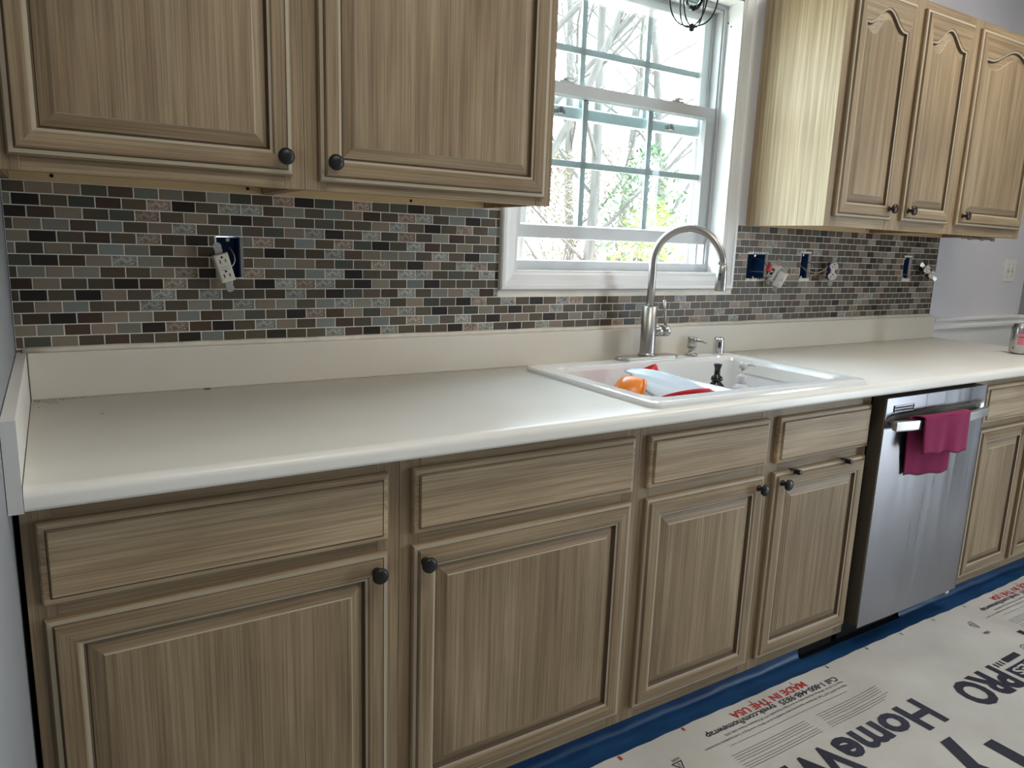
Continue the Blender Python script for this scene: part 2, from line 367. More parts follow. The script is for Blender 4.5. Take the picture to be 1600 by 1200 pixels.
def sash(name, x0, x1, z0, z1, y0, y1, st, tr, br, vx, hz, gy):
    m = MB()
    ix0, ix1, iz0, iz1 = x0+st, x1-st, z0+br, z1-tr
    def fr(a, b, c, d): m.box(a, b, y0, y1, c, d, bev=.003)
    fr(x0, x1, z0, iz0); fr(x0, x1, iz1, z1); fr(x0, ix0, iz0-.001, iz1+.001); fr(ix1, x1, iz0-.001, iz1+.001)
    ring(m, ix0-.001, ix1+.001, iz0-.001, iz1+.001, [(0, y0+.001), (.001, y0+.001), (.006, gy-.004), (.006, gy+.004)])
    s_ = m.build(name, VINYLT if gy > .1 else VINYL, WN)
    for x in vx:
        g = MB(); g.box(x-.0105, x+.0105, gy-.004, gy+.004, iz0, iz1, bev=.002); g.build('muntin', GRID, s_)
    g = MB(); g.box(ix0, ix1, gy-.0045, gy+.0045, hz-.0105, hz+.0105, bev=.002); g.build('muntin', GRID, s_)
    for yy in (gy-.008, gy+.008):
        g = MB(); g.add([(ix0-.004, yy, iz0-.004), (ix1+.004, yy, iz0-.004), (ix1+.004, yy, iz1+.004), (ix0-.004, yy, iz1+.004)], [(0, 1, 2, 3)]); g.build('pane', GLASS, s_)
    return s_
ls = sash('lower_sash', 1.272, 2.120, 1.303, 1.777, .066, .096, .043, .036, .040, (1.556, 1.832), 1.538, .085)
us = sash('upper_sash', 1.276, 2.116, 1.680, 2.095, .105, .135, .040, .030, .034, (1.562, 1.833), 1.890, .120)
for x in (1.47, 1.94):
    m = MB(); m.box(x-.028, x+.028, .068, .092, 1.777, 1.782, bev=.002); m.lathe([(.012, 0), (.012, .006), (.008, .010)], (x, .08, 1.782), n=14); m.box(x-.004, x+.026, .070, .078, 1.787, 1.792, bev=.001)
    m.build('sash_latch', STEEL_L, ls)
    m = MB(); m.box(x-.02, x+.02, .100, .106, 1.688, 1.704, bev=.002); m.box(x-.008, x+.008, .094, .102, 1.69, 1.71, bev=.001)
    m.build('latch_keeper', STEEL_L, us)
for x, z in ((2.133, 2.06), (2.133, 2.045)):
    m = MB(); m.lathe([(.003, 0), (.0025, .0008)], (2.1335, .045+(z-2.05), z), (-1, 0, 0), 8); m.build('screw_hole', HOLE, WN)

# ================================================================== CABINETS
def door(parent, x0, x1, z0, z1, y, name='door', frame=.052, arch=0.0, knob=None, kmat=BLK, grain='v', slab=False, th=.019):
    Nn = 20 if arch else 1
    def loop(ins, h, af, extra=0):
        a, b, c, d = x0+ins, x1-ins, z0+ins, z1-ins
        pts = [(a, c), (b, c)]
        for i in range(Nn+1):
            u = 1-i/Nn; x = a+(b-a)*u; z = d
            if arch and af:
                q = abs(2*u-1)/.86; s_ = .5+.5*math.cos(PI*min(q, 1))
                z = d - arch*af*(1-s_)
            pts.append((x, z))
        return [(p[0], y-h, p[1]) for p in pts]
    def strip(mb, l0, l1, mt, ms, smooth=False):
        n = len(l0); k = len(mb.v); mb.v += l0+l1
        for i in range(n):
            j = (i+1) % n
            mi = mt if (i == 0 or 2 <= i < n-1) else ms
            mb.f.append([k+i, k+j, k+n+j, k+n+i]); mb.m.append(mi); mb.sm.append(False)
    m = MB()
    if slab:
        ls_ = [(0, 0), (0, .009), (.003, .013), (.011, .0145), (.0125, .0135), (.015, th)]
        L_ = [loop(i, h, 0) for i, h in ls_]
        for k in range(len(L_)-1):
            g = 2 if k == 3 else 0
            strip(m, L_[k], L_[k+1], g, g)
        m.add(L_[-1], [tuple(range(len(L_[-1])))], 0)
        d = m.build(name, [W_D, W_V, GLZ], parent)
    else:
        f = frame
        spec = [(0, 0, 0), (0, .009, 0), (.003, .0125, 0), (.010, .0135, 0), (.0115, .0125, 0), (.0145, th, 0), (f-.010, th, 1), (f-.007, .0165, 1), (f-.002, .0155, 1), (f, .0085, 1), (f+.002, .006, 1)]
        L_ = [loop(*s_) for s_ in spec]
        for k in range(len(L_)-1):
            if k in (3, 8, 9): strip(m, L_[k], L_[k+1], 2, 2)
            elif k in (2, 7): strip(m, L_[k], L_[k+1], 3, 3)
            else: strip(m, L_[k], L_[k+1], 0, 1)
        d = m.build(name, [W_H, W_V, GLZ, EDG], parent)
        p = MB()
        spec = [(f+.0005, .0055, 1), (f+.003, .0075, 1), (f+.025, .0145, 1), (f+.027, .0165, 1)]
        L_ = [loop(*s_) for s_ in spec]
        strip(p, L_[0], L_[1], 2, 2); strip(p, L_[1], L_[2], 0, 1); strip(p, L_[2], L_[3], 3, 3)
        p.add(L_[-1], [tuple(range(len(L_[-1])))], 1)
        p.build('raised_panel', [W_H, W_V, GLZ, EDG], d)
    if knob:
        kx, kz = knob; k = MB()
        k.lathe([(.009, 0), (.009, .002), (.006, .004), (.005, .012), (.007, .016), (.0155, .019), (.0165, .022), (.0155, .026), (.010, .0285), (.004, .0295)], (kx, y-th, kz), (0, -1, 0), 26)
        k.build('knob', kmat, d)
    return d
def face_frame(parent, x0, x1, z0, z1, y, opens, st=0.03):
    """frame board behind the doors: stiles and rails around openings"""
    m = MB(); cutwall(m, x0, x1, z0, z1, y, y+.019, opens)
    # rails get horizontal grain: split by face position
    return m
def carcass(parent, x0, x1, y0, z0, z1, side=W_V, bottom=TAN, under=.010):
    m = MB()
    m.box(x0, x0+.014, y0+.019, -.002, z0+.002, z1, 0); m.box(x1-.014, x1, y0+.019, -.002, z0+.002, z1, 0)
    m.box(x0, x1, y0+.019, -.002, z1-.014, z1, 0); m.box(x0+.014, x1-.014, -.008, -.002, z0+.034, z1-.014, 0)
    m.build('carcass', [side], parent)
    m = MB(); m.box(x0+.014, x1-.014, y0+.019, -.016, z0+.024, z0+.034); m.build('bottom_panel', bottom, parent)
    m = MB(); m.box(x0+.0145, x1-.0145, -.016, -.0085, z0, z0+.0238, bev=.0006); m.build('hanging_rail', TAN, parent)
def frame_parts(parent, x0, x1, z0, z1, y, xsplits, rails, vgrain=.035):
    """xsplits: list of stile (xa, xb); rails: list of (za, zb)"""
    for (a, b) in xsplits:
        m = MB(); m.box(a, b, y, y+.019, z0, z1, bev=.0008); m.build('stile', W_V, parent)
    for i in range(len(xsplits)-1):
        for (c, d) in rails:
            m = MB(); m.box(xsplits[i][1], xsplits[i+1][0], y+.0004, y+.019, c, d, bev=.0008); m.build('rail', W_H, parent)

ZT = 2.148
def holes_under(parent, pts, z, r=.0042):
    for (x, y) in pts:
        m = MB(); m.lathe([(r, 0), (r*.9, .0006)], (x, -.0160, z), (0, -1, 0), n=12); m.build('screw_hole', HOLE, parent)
# upper pair left of the window
ua = empty('upper_cabinet', (.27, -.16, 1.3775), 'wall-hung oak cabinet with one raised-panel door in the corner above the tilted outlet', 'cabinet')
carcass(ua, 0.001, .534, -.325, 1.3775, ZT)
frame_parts(ua, 0.001, .534, 1.3775, ZT, -.325, [(.001, .045), (.494, .534)], [(1.3775, 1.42), (2.10, ZT)])
door(ua, .027, .508, 1.403, 2.12, -.325, frame=.048, knob=(.487, 1.437))
holes_under(ua, [(.091, 0), (.488, 0)], 1.3895)
ub = empty('upper_cabinet', (.85, -.16, 1.3775), 'wall-hung oak cabinet with one wide raised-panel door overlapping the window edge', 'cabinet')
carcass(ub, .5345, 1.1518, -.325, 1.3775, ZT)
frame_parts(ub, .5345, 1.1518, 1.3775, ZT, -.325, [(.5345, .58), (1.108, 1.1518)], [(1.3775, 1.42), (2.10, ZT)])
door(ub, .5623, 1.1275, 1.396, 2.12, -.325, frame=.048, knob=(.588, 1.434))
holes_under(ub, [(.911, 0)], 1.386)
# upper pair right of the window
uc = empty('upper_cabinet', (2.64, -.16, 1.376), 'wall-hung oak cabinet beside the window with two arched doors and a bright pale side panel', 'cabinet')
carcass(uc, 2.256, 3.010, -.325, 1.376, ZT, W_V)
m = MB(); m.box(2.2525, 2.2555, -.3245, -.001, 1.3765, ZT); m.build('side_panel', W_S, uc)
frame_parts(uc, 2.254, 3.010, 1.376, ZT, -.325, [(2.254, 2.315), (2.59, 2.69), (2.96, 3.010)], [(1.376, 1.425), (2.10, ZT)])
door(uc, 2.290, 2.610, 1.409, 2.118, -.325, frame=.050, arch=.055, knob=(2.580, 1.447), kmat=BRZ)
door(uc, 2.673, 2.986, 1.411, 2.118, -.325, frame=.050, arch=.055, knob=(2.700, 1.447), kmat=BRZ)
holes_under(uc, [(2.572, 0), (2.974, 0)], 1.392)
ud = empty('upper_cabinet', (3.29, -.16, 1.376), 'wall-hung oak cabinet with a single arched door above the bare grey wall', 'cabinet')
carcass(ud, 3.0105, 3.578, -.325, 1.376, ZT)
frame_parts(ud, 3.0105, 3.578, 1.376, ZT, -.325, [(3.0105, 3.07), (3.53, 3.578)], [(1.376, 1.425), (2.10, ZT)])
door(ud, 3.044, 3.555, 1.411, 2.118, -.325, frame=.050, arch=.055, knob=(3.070, 1.447), kmat=BRZ)

# base cabinets
YF = -.594; ZB0 = .058; ZB1 = .8785
def base(x0, x1, label, stiles, drawers, doors):
    e = empty('base_cabinet', ((x0+x1)/2, -.3, 0), label, 'cabinet')
    m = MB(); m.box(x0, x0+.016, YF+.019, -.004, ZB0, ZB1); m.box(x1-.016, x1, YF+.019, -.004, ZB0, ZB1); m.box(x0+.016, x1-.016, YF+.019, -.004, ZB0, ZB0+.016)
    m.box(x0+.016, x1-.016, -.012, -.004, ZB0+.016, ZB1)
    m.build('carcass', W_V, e)
    m = MB(); m.box(x0+.002, x1-.002, -.564, -.548, 0.0, ZB0); m.build('toe_kick', BLKPL, e)
    frame_parts(e, x0, x1, ZB0, ZB1, YF, stiles, [(ZB0, .115), (.66, .715), (.82, ZB1)])
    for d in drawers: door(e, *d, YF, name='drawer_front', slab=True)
    for d in doors: door(e, d[0], d[1], d[2], d[3], YF, frame=.052, knob=d[4])
    return e
base(.008, .632, 'oak base cabinet in the wall corner, one drawer front over one door',
     [(.008, .050), (.585, .632)], [(.0278, .6051, .6995, .8375)], [(.0278, .6051, .088, .6748, (.577, .641))])
base(.6325, 1.262, 'oak base cabinet with one drawer front and one door, next to the sink cabinet',
     [(.6325, .68), (1.215, 1.262)], [(.6582, 1.2402, .6995, .8375)], [(.6582, 1.2402, .094, .6748, (.682, .641))])
base(1.2625, 2.212, 'oak sink cabinet with two false drawer fronts over two doors whose knobs face each other',
     [(1.2625, 1.305), (1.705, 1.79), (2.170, 2.212)], [(1.2872, 1.7274, .6995, .8343), (1.7683, 2.1997, .6995, .8343)],
     [(1.2872, 1.7274, .094, .6725, (1.697, .642)), (1.7683, 2.1997, .094, .6725, (1.797, .642))])
base(2.838, 3.590, 'oak base cabinet beyond the dishwasher, doors catching window glare',
     [(2.838, 2.93), (3.235, 3.32), (3.55, 3.590)], [(2.9048, 3.2604, .6995, .8375), (3.298, 3.570, .6995, .8375)],
     [(2.9048, 3.2604, .094, .6748, (3.240, .642)), (3.298, 3.570, .094, .6748, (3.33, .642))])

# ------------------------------------------------------------------ worktop
cw = empty('countertop', (1.8, -.33, .88), 'long cream laminate countertop with rounded front edge and low splash', 'countertop')
SX0, SX1, SY0, SY1 = 1.30, 2.045, -.60, -.13      # cut-out under the sink rim
m = MB()
def ctop(mb, xa, xb, front=True, back=True, ya=-.672, yb=-.001):
    # rounded nose profile (y,z)
    z1, z0 = .914, .8787
    pr = []
    if front:
        pr += [(-.612, z0), (-.664, z0)]
        for i in range(9):
            a = -PI/2+PI/2*i/8
            pr.append((-.664+.0-.008*math.cos(a), z0+.008+.008*math.sin(a)))
        for i in range(11):
            a = PI/2*i/10
            pr.append((-.652-.020*math.cos(a), z1-.016+.016*math.sin(a)))
    else: pr += [(ya, z0), (ya, z1)]
    pr += [(yb, z1), (yb, z0)]
    n = len(pr); vs_ = [(x, y, z) for x in (xa, xb) for (y, z) in pr]
    mb.add(vs_, [(i, (i+1) % n, n+(i+1) % n, n+i) for i in range(n)], 0, True)
    mb.add([(xa, y, z) for y, z in pr], [tuple(range(n))]); mb.add([(xb, y, z) for y, z in pr], [tuple(range(n))[::-1]])
ctop(m, .020, SX0, True, True); ctop(m, SX1, 3.620, True, True)
ctop(m, SX0, SX1, True, True, yb=SY0); m.box(SX0, SX1, SY1, -.001, .8787, .914)
o = fixn(m.build('worktop', LAM, cw))
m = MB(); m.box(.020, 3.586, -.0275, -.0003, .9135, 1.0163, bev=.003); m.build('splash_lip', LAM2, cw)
m = MB(); pts = []
for i in range(60):
    x = .012+i*(3.556-.012)/59; pts.append((x, -.011-.001*random.random(), 1.0195+.0012*random.random()))
m.tube(pts, [.0078+.0012*random.random() for _ in pts], 8, flat=1.0); m.build('caulk_bead', CAULK, cw)
m = MB(); m.box(.0005, .0185, -.671, -.0005, .8787, 1.0163, bev=.0006); o = m.build('end_splash', LAM, cw)
m = MB(); m.box(.0002, .0193, -.6722, -.671, .8784, 1.0160); m.build('edge_strip', LAMEND, cw)
m = MB(); m.box(3.6003, 3.6203, -.02, -.0055, .90, .9138); m.build('end_cap', LAM, cw)
# crumbs and a burnt spot
def speck(x, y, z, r, label, name='crumb', k=5):
    m = MB(); 
    for i in range(k):
        a = random.random()*6.28; d = r*random.random()
        q = r*(.35+.5*random.random())
        m.lathe([(q, 0), (q*.8, q*.25), (q*.3, q*.35)], (x+d*math.cos(a), y+d*math.sin(a)*.5, z), n=7, sx_=1.3, sy_=.8)
    tag(m.build(name, HOLE if k > 3 else GLZ, None, (x, y, z)), label, 'debris')
speck(.372, -.036, .9141, .0055, 'small burnt scab on the counter at the foot of the splash', 'debris_scab', 7)
speck(.145, -.215, .9141, .0022, 'tiny dark crumb on the empty counter near the corner', 'crumb', 3)
speck(.235, -.245, .9141, .0015, 'pinhead crumb further out on the empty counter', 'crumb', 2)
m = MB()
for i in range(110):
    x = .024+abs(random.gauss(0, .05)); y = -.032-abs(random.gauss(0, .03))*(1 if x < .07 else .25); q = .0006+.0009*random.random()
    m.lathe([(q, 0), (q*.5, q*.4)], (x, y, .9141), n=5)
tag(m.build('grit', mat('brown_grit', (.20, .15, .10), .9)), 'scattered brown grit in the back corner of the counter', 'grit', kind='stuff')

# ------------------------------------------------------------------ backsplash
bs = empty('backsplash', (0.0, -.004, 1.026), 'brown and grey glass brick-mosaic backsplash running from wall corner to bare wall', 'backsplash')
BX1 = 3.562; ZR = 1.0249; PIT_ = .02515; PXW = .0508
WINH = (1.198, 2.197, 1.144, 1.5)
hl = [(a-.004, b+.004, c-.003, d+.006) for a, b, c, d in HOLES]
m = MB(); cutwall(m, .0005, BX1, ZR-.003, ZR+14*PIT_+.001, -.0076, -.0003, [WINH]+hl)
m.build('grout_bed', GROUT, bs)
ROWS = {13: 'D T T C B S G D G C D P K C D P D C K D G G S D', 12: 'G K D C R D P K D W W D G D S T R D P W D S K D D',
 11: 'K B T D C P D T D K D G D C D D T W D K D P D S', 10: 'D T G B S D T W D S D C T W K D W D P D G R D T C',
 9: 'T K D R D P D K D G P D S D P C K D W R D T D D', 8: 'G D T D S G D T D D D K D B W B T G G D W D K S G',
 7: 'C K B T W G D B T D T G T D C D P D K T D W P D', 6: 'D G T G B D T P K T P D C S W K D D W W D C D W K',
 5: 'R T D D K R P D T D K W P W D K T D S K D D D D', 4: 'D K D K T D W D W D D B W D K C D B W D G T W R W P D K D D P W D T D',
 3: 'D T S D D W D G D W T G D S W G W D T C D K P D W D K D W P D D', 2: 'T B K R T G D S B G C D K P B T C T W D K D C G D K D T W D D D',
 1: 'T G B T G K P B K D W T D S B D S D P S D W D K T T D K D G D W', 0: 'D C T D B D D K S D D K D D W B K W D D D K P W D K D W T D D D'}
for k in ROWS: ROWS[k] = ROWS[k].split()
POOL = 'D'*42+'B'*24+'K'*8+'T'*20+'G'*5+'W'*6+'C'*3+'P'*3+'R'*2
tiles = []
rr = random.Random(11)
for r in range(14):
    z0 = ZR+r*PIT_+.0012; z1 = z0+PIT_-.0024
    off = .0155 if r % 2 == 0 else .0409
    x = off-PXW; i = 0
    while x < BX1:
        a, b = max(x+.0012, .002), min(x+PXW-.0012, BX1-.001 if r % 2 else BX1-.001)
        code = ROWS[r][i] if i < len(ROWS[r]) else rr.choice(POOL)
        segs = [(a, b, z0, z1)]
        for h in [WINH]+hl:
            ns = []
            for (a_, b_, c_, d_) in segs:
                if b_ <= h[0] or a_ >= h[1] or d_ <= h[2]+.004 or c_ >= h[3]-.004: ns.append((a_, b_, c_, d_)); continue
                if a_ < h[0]: ns.append((a_, h[0]-.001, c_, d_))
                if b_ > h[1]: ns.append((h[1]+.001, b_, c_, d_))
                if d_ > h[3]+.004 and h is not WINH and a_ > h[0]-.03: ns.append((max(a_, h[0]), min(b_, h[1]), h[3]+.001, d_))
            segs = ns
        for s_ in segs:
            if s_[1]-s_[0] > .004 and s_[3]-s_[2] > .004: tiles.append((s_, code))
        x += PXW; i += 1
def tileverts(a, b, c, d, jit=0):
    yb, ym, yf = -.0050, -.0080, -.0086; e = .0009
    dy = rr.uniform(-.0003, .0003)
    vs_ = []
    for (y, i) in ((yb, 0), (ym+dy, 0), (yf+dy, e)):
        vs_ += [(a+i, y, c+i), (b-i, y, c+i), (b-i, y, d-i), (a+i, y, d-i)]
    fs = [(l*4+k, l*4+(k+1) % 4, (l+1)*4+(k+1) % 4, (l+1)*4+k) for l in range(2) for k in range(4)]+[(8, 9, 10, 11)]
    return vs_, fs
tiles.sort(key=lambda t: ((t[0][0]+t[0][1])/2-CX)**2+CY**2 + (0 if t[0][1]-t[0][0] > .02 else .4))
cache = {}
for (s_, code) in tiles[:300]:
    a, b, c, d = s_; wd, ht = round(b-a, 4), round(d-c, 4); key = (code, wd, ht)
    if key not in cache:
        m = MB(); vs_, fs = tileverts(0, wd, 0, ht); m.add(vs_, fs); cache[key] = m.mesh('tile', TM[code])
    o = bpy.data.objects.new('tile', cache[key]); C.objects.link(o); o.parent = bs; o.location = (a, .004, c-1.026)
codes = list(TM); m = MB()
for (s_, code) in tiles[300:]:
    vs_, fs = tileverts(*s_); m.add(vs_, fs, codes.index(code))
tag(m.build('tile_field', [TM[c] for c in codes], bs), kind='stuff')
# end strip of bare mortar edge
m = MB(); m.box(BX1-.001, BX1+.0015, -.008, -.0003, ZR, ZR+14*PIT_); m.build('tile_edge', mat('dark_tile_edge', (.06, .05, .04), .6), bs)

# ------------------------------------------------------------------ wiring boxes set in the wall
def wbox(h, label, wires):
    x0, x1, z0, z1 = h
    e = empty('wiring_box', ((x0+x1)/2, 0, z0), label, 'electrical box')
    m = MB(); t = .002; d = .060; a, b, c, g = x0+.001, x1-.001, z0+.001, z1-.001
    m.box(a, b, d, d+t, c, g); m.box(a, a+t, .002, d, c, g); m.box(b-t, b, .002, d, c, g); m.box(a, b, .002, d, c, c+t); m.box(a, b, .002, d, g-t, g)
    m.build('box_shell', BLUEBOX, e)
    for zz in (c+.006, g-.006):
        m = MB(); m.lathe([(.0045, 0), (.0045, -.004), (.002, -.004)], ((a+b)/2, .006, zz), (0, -1, 0), 12); m.build('screw_tab', YOKE, e)
    # ragged plaster rim
    m = MB(); rr2 = random.Random(int(x0*1000))
    for zz, s_ in ((z1+.003, 1), (z0-.001, -1)):
        for k in range(9):
            xx = x0-.003+(x1-x0+.006)*k/8; q = .0025+.003*rr2.random()
            m.box(xx-q, xx+q, -.0075, -.0004, zz-q*.6, zz+q*.8+.001, bev=.0006)
    tag(m.build('plaster_rim', GROUT, e), kind='stuff')
    for (pts, mt) in wires:
        m = MB(); m.tube(pts, .0014, 6); m.build('wire', mt, e)
    return e
def arc(p0, p1, sag, n=12, side=0):
    p0, p1 = Vector(p0), Vector(p1); out = []
    for i in range(n+1):
        t = i/n; p = p0.lerp(p1, t); b = 4*t*(1-t); out.append(p+Vector((side*b, -.012*b, -sag*b)))
    return out
wbox(HOLES[0], 'dark blue wiring box in the tiles behind the tilted outlet under the corner cabinet', [(arc((.45, .03, 1.25), (.432, -.038, 1.20), .004, side=.012), WIREW)])
wbox(HOLES[1], 'wide blue two-gang wiring box cut in the tiles beside the window', [(arc((2.30, .03, 1.25), (2.355, -.035, 1.225), -.02), WIREK), (arc((2.30, .04, 1.20), (2.40, -.04, 1.20), .012), WIREK), (arc((2.34, .04, 1.21), (2.42, -.04, 1.21), .0), WIREC)])
wbox(HOLES[2], 'narrow wiring box with looped wires leading to the round-faced outlet', [(arc((2.615, .03, 1.245), (2.70, -.045, 1.235), .030), WIREW), (arc((2.615, .02, 1.24), (2.70, -.045, 1.215), .034), WIREC), (arc((2.61, .02, 1.25), (2.655, -.02, 1.235), -.006), WIREK)])
wbox(HOLES[3], 'narrow wiring box near the far end of the tiles', [(arc((3.33, .03, 1.205), (3.42, -.045, 1.21), .008), WIREK), (arc((3.33, .03, 1.21), (3.44, -.045, 1.22), .012), WIREW)])

def strap(m, h, w=.016):
    m.box(-w/2, w/2, -.001, .001, -h/2, h/2, 0, bev=.0004)
    for s_ in (-1, 1): m.lathe([(.0095, -.0008), (.0095, .0008)], (0, 0, s_*(h/2-.002)), (0, 1, 0), 14)
def slots(parent, z, blk=SLOT, y=-.0187, sc_=1.0):
    for s_ in (-1, 1):
        m = MB(); hh = .0042 if s_ < 0 else .0034; m.box(s_*.0062-.0010, s_*.0062+.0010, y-.0006, y+.001, z-hh, z+hh); m.build('slot', blk, parent)
    m = MB(); m.lathe([(.0026, 0), (.0026, .0008)], (0, y+.0005, z+.0098), (0, -1, 0), 12); m.box(-.0026, .0026, y-.0003, y+.0006, z+.0082, z+.0100); m.build('ground_slot', blk, parent)
def screws(parent, pts):
    for p in pts:
        m = MB(); m.lathe([(.0032, 0), (.0032, .0018), (.002, .0024)], p, (1 if p[0] > 0 else -1, 0, 0), 8); m.build('terminal_screw', YOKE, parent)
# 1 tilted rectangular outlet
e = empty('wall_outlet', (.4235, -.034, 1.2035), 'ivory rectangular outlet hanging tilted out of its hole under the corner cabinet', 'outlet', rot=(math.radians(3), math.radians(-15.5), math.radians(2)))
m = MB(); strap(m, .105); m.build('strap', YOKE, e)
m = MB(); m.box(-.0165, .0165, -.0100, -.001, -.0335, .0335, bev=.0015); m.box(-.0150, .0150, .0012, .024, -.030, .030, bev=.002); m.build('body', OUTIV, e)
m = MB(); m.box(-.0145, .0145, -.0120, -.0098, -.0315, .0315, bev=.001); m.build('face', OUTIV, e)
for z in (-.018, .016): slots(e, z, y=-.0122)
for z in (-.003, .003):
    for i in range(4):
        m = MB(); m.box(-.011+i*.006, -.007+i*.006, -.0125, -.0118, z-.001, z+.001); m.build('button_mark', YOKE, e)
screws(e, [(.015, .012, .02), (.015, .012, -.012), (-.015, .012, .018)])
# 2 switch + outlet combination seen on edge
e = empty('wall_switch', (2.395, -.050, 1.205), 'white switch and outlet pair with bare metal straps dangling beside the red wire nut', 'switch', rot=(math.radians(8), math.radians(26), math.radians(-66)))
for k, (dx, dz) in enumerate(((-.016, 0), (.020, -.012))):
    m = MB(); m.box(dx-.008, dx+.008, -.001, .001, dz-.052, dz+.052, bev=.0004); m.build('strap', YOKE, e)
    m = MB(); m.box(dx-.014, dx+.014, -.008, -.001, dz-.030, dz+.030, bev=.001); m.box(dx-.013, dx+.013, .001, .022, dz-.028, dz+.028, bev=.002); m.build('body', OUTLETW, e)
m = MB(); m.box(-.023, -.013, -.012, -.008, -.012, .012, bev=.001); m.build('toggle_frame', SLOT, e)
m = MB(); m.box(-.021, -.015, -.020, -.008, .000, .007, bev=.001); m.build('toggle', OUTLETW, e)
m = MB(); m.lathe([(.0045, 0), (.0035, .012)], (.026, -.008, -.020), (0, -1, -.5), 10); m.lathe([(.0045, 0), (.0035, .012)], (.026, -.008, .004), (0, -1, -.5), 10); m.build('plug_stub', OUTLETW, e)
screws(e, [(.040, .012, .01), (.040, .012, -.022), (-.033, .010, -.015)])
m = MB(); m.lathe([(.0085, 0), (.0095, .006), (.0075, .020), (.0045, .028), (.002, .030)], (2.352, -.040, 1.214), (.25, -.2, 1), 12)
m.box(2.342, 2.362, -.042, -.038, 1.214, 1.226, bev=.001)
tag(m.build('wire_nut', REDPL, None, (2.352, -.04, 1.214)), 'red wire nut in front of the tiles beside the two-gang box', 'connector')
# 3 round-faced duplex outlet
def duplex(loc, rot, label, wm=OUTLETW, side=PURP):
    e = empty('wall_outlet', loc, label, 'outlet', rot=rot)
    m = MB(); strap(m, .106); m.build('strap', YOKE, e)
    m = MB(); m.box(-.0165, .0165, .0012, .022, -.033, .033, bev=.002); m.build('body', side, e)
    for z in (-.0195, .0195):
        m = MB(); m.lathe([(.0172, 0), (.0172, .006), (.0160, .0075)], (0, -.001, z), (0, -1, 0), 24, sx_=1.0, sy_=.86); m.build('face', wm, e)
        slots(e, z-.003, y=-.0090)
    m = MB(); m.box(-.008, .008, -.004, -.001, -.006, .006, bev=.001); m.build('bridge', wm, e)
    screws(e, [(-.0165, .012, .018), (-.0165, .012, -.002), (-.0165, .012, -.02)])
    return e
duplex((2.735, -.046, 1.218), (math.radians(2), math.radians(3), math.radians(-32)), 'white round-faced duplex outlet held off the tiles by looped wires')
duplex((3.435, -.046, 1.222), (math.radians(10), math.radians(-52), math.radians(-30)), 'grey-white duplex outlet twisted sideways near the end of the tiles', OUTIV, SLOT)
# switch plate on the bare wall
e = empty('switch_plate', (4.275, 0, 1.235), 'white double toggle switch plate on the bare grey wall past the tiles', 'switch')
m = MB(); m.box(4.219, 4.331, -.006, -.0002, 1.178, 1.291, bev=.002); m.build('plate', OUTLETW, e)
for x in (4.252, 4.298):
    m = MB(); m.box(x-.005, x+.005, -.0068, -.0058, 1.223, 1.247); m.build('toggle_frame', YOKE, e)
    m = MB(); m.box(x-.0035, x+.0035, -.017, -.006, 1.235, 1.243, bev=.001); m.build('toggle', OUTLETW, e)
    for z in (1.205, 1.265):
        m = MB(); m.lathe([(.003, 0), (.003, .001)], (x, -.006, z), (0, -1, 0), 8); m.build('screw', YOKE, e)
# bracket beneath last cabinet
e = empty('undercabinet_bracket', (3.40, -.19, 1.372), 'thin grey metal bracket screwed beneath the single-door wall cabinet', 'bracket')
m = MB(); m.box(3.30, 3.575, -.235, -.205, 1.3735, 1.3757, bev=.0005); m.box(3.30, 3.575, -.237, -.2345, 1.3675, 1.3757); m.build('plate', mat('dull_tan_metal', (.25, .21, .15), .5, .5), e)
for x in (3.36, 3.46, 3.55):
    m = MB(); m.box(x-.012, x+.012, -.243, -.237, 1.363, 1.374, bev=.001); m.lathe([(.004, 0), (.004, .004)], (x, -.243, 1.368), (0, -1, 0), 8); m.build('clip', YOKE, e)

# ------------------------------------------------------------------ sink
sk = empty('kitchen_sink', (1.67, -.36, .914), 'white enamel double-bowl sink dropped into the countertop below the window', 'sink')
def rrect(x0, x1, y0, y1, r, z, n=6):
    pts = []
    for (cx_, cy_, a0) in ((x1-r, y0+r, -PI/2), (x1-r, y1-r, 0), (x0+r, y1-r, PI/2), (x0+r, y0+r, PI)):
        for i in range(n+1):
            a = a0+PI/2*i/n; pts.append((cx_+r*math.cos(a), cy_+r*math.sin(a), z))
    return pts
RX0, RX1, RY0, RY1 = 1.250, 2.100, -.647, -.083
OX0, OX1, OY0, OY1 = 1.312, 2.052, -.582, -.168; DX = 1.708
m = MB()
outer = [rrect(RX0, RX1, RY0, RY1, .028, .9142), rrect(RX0, RX1, RY0, RY1, .028, .921), rrect(RX0+.004, RX1-.004, RY0+.004, RY1-.004, .026, .9265), rrect(RX0+.012, RX1-.012, RY0+.012, RY1-.012, .024, .9285), rrect(OX0-.016, OX1+.016, OY0-.016, OY1+.016, .05, .9275), rrect(OX0-.004, OX1+.004, OY0-.004, OY1+.004, .045, .924), rrect(OX0, OX1, OY0, OY1, .042, .915), rrect(OX0+.003, OX1-.003, OY0+.003, OY1-.003, .040, .885)]
n = len(outer[0])
for a, b in zip(outer, outer[1:]):
    m.add(a+b, [(i, (i+1) % n, n+(i+1) % n, n+i) for i in range(n)], 0, True)
fixn(m.build('rim', SINKM, sk))
zs_ = .885
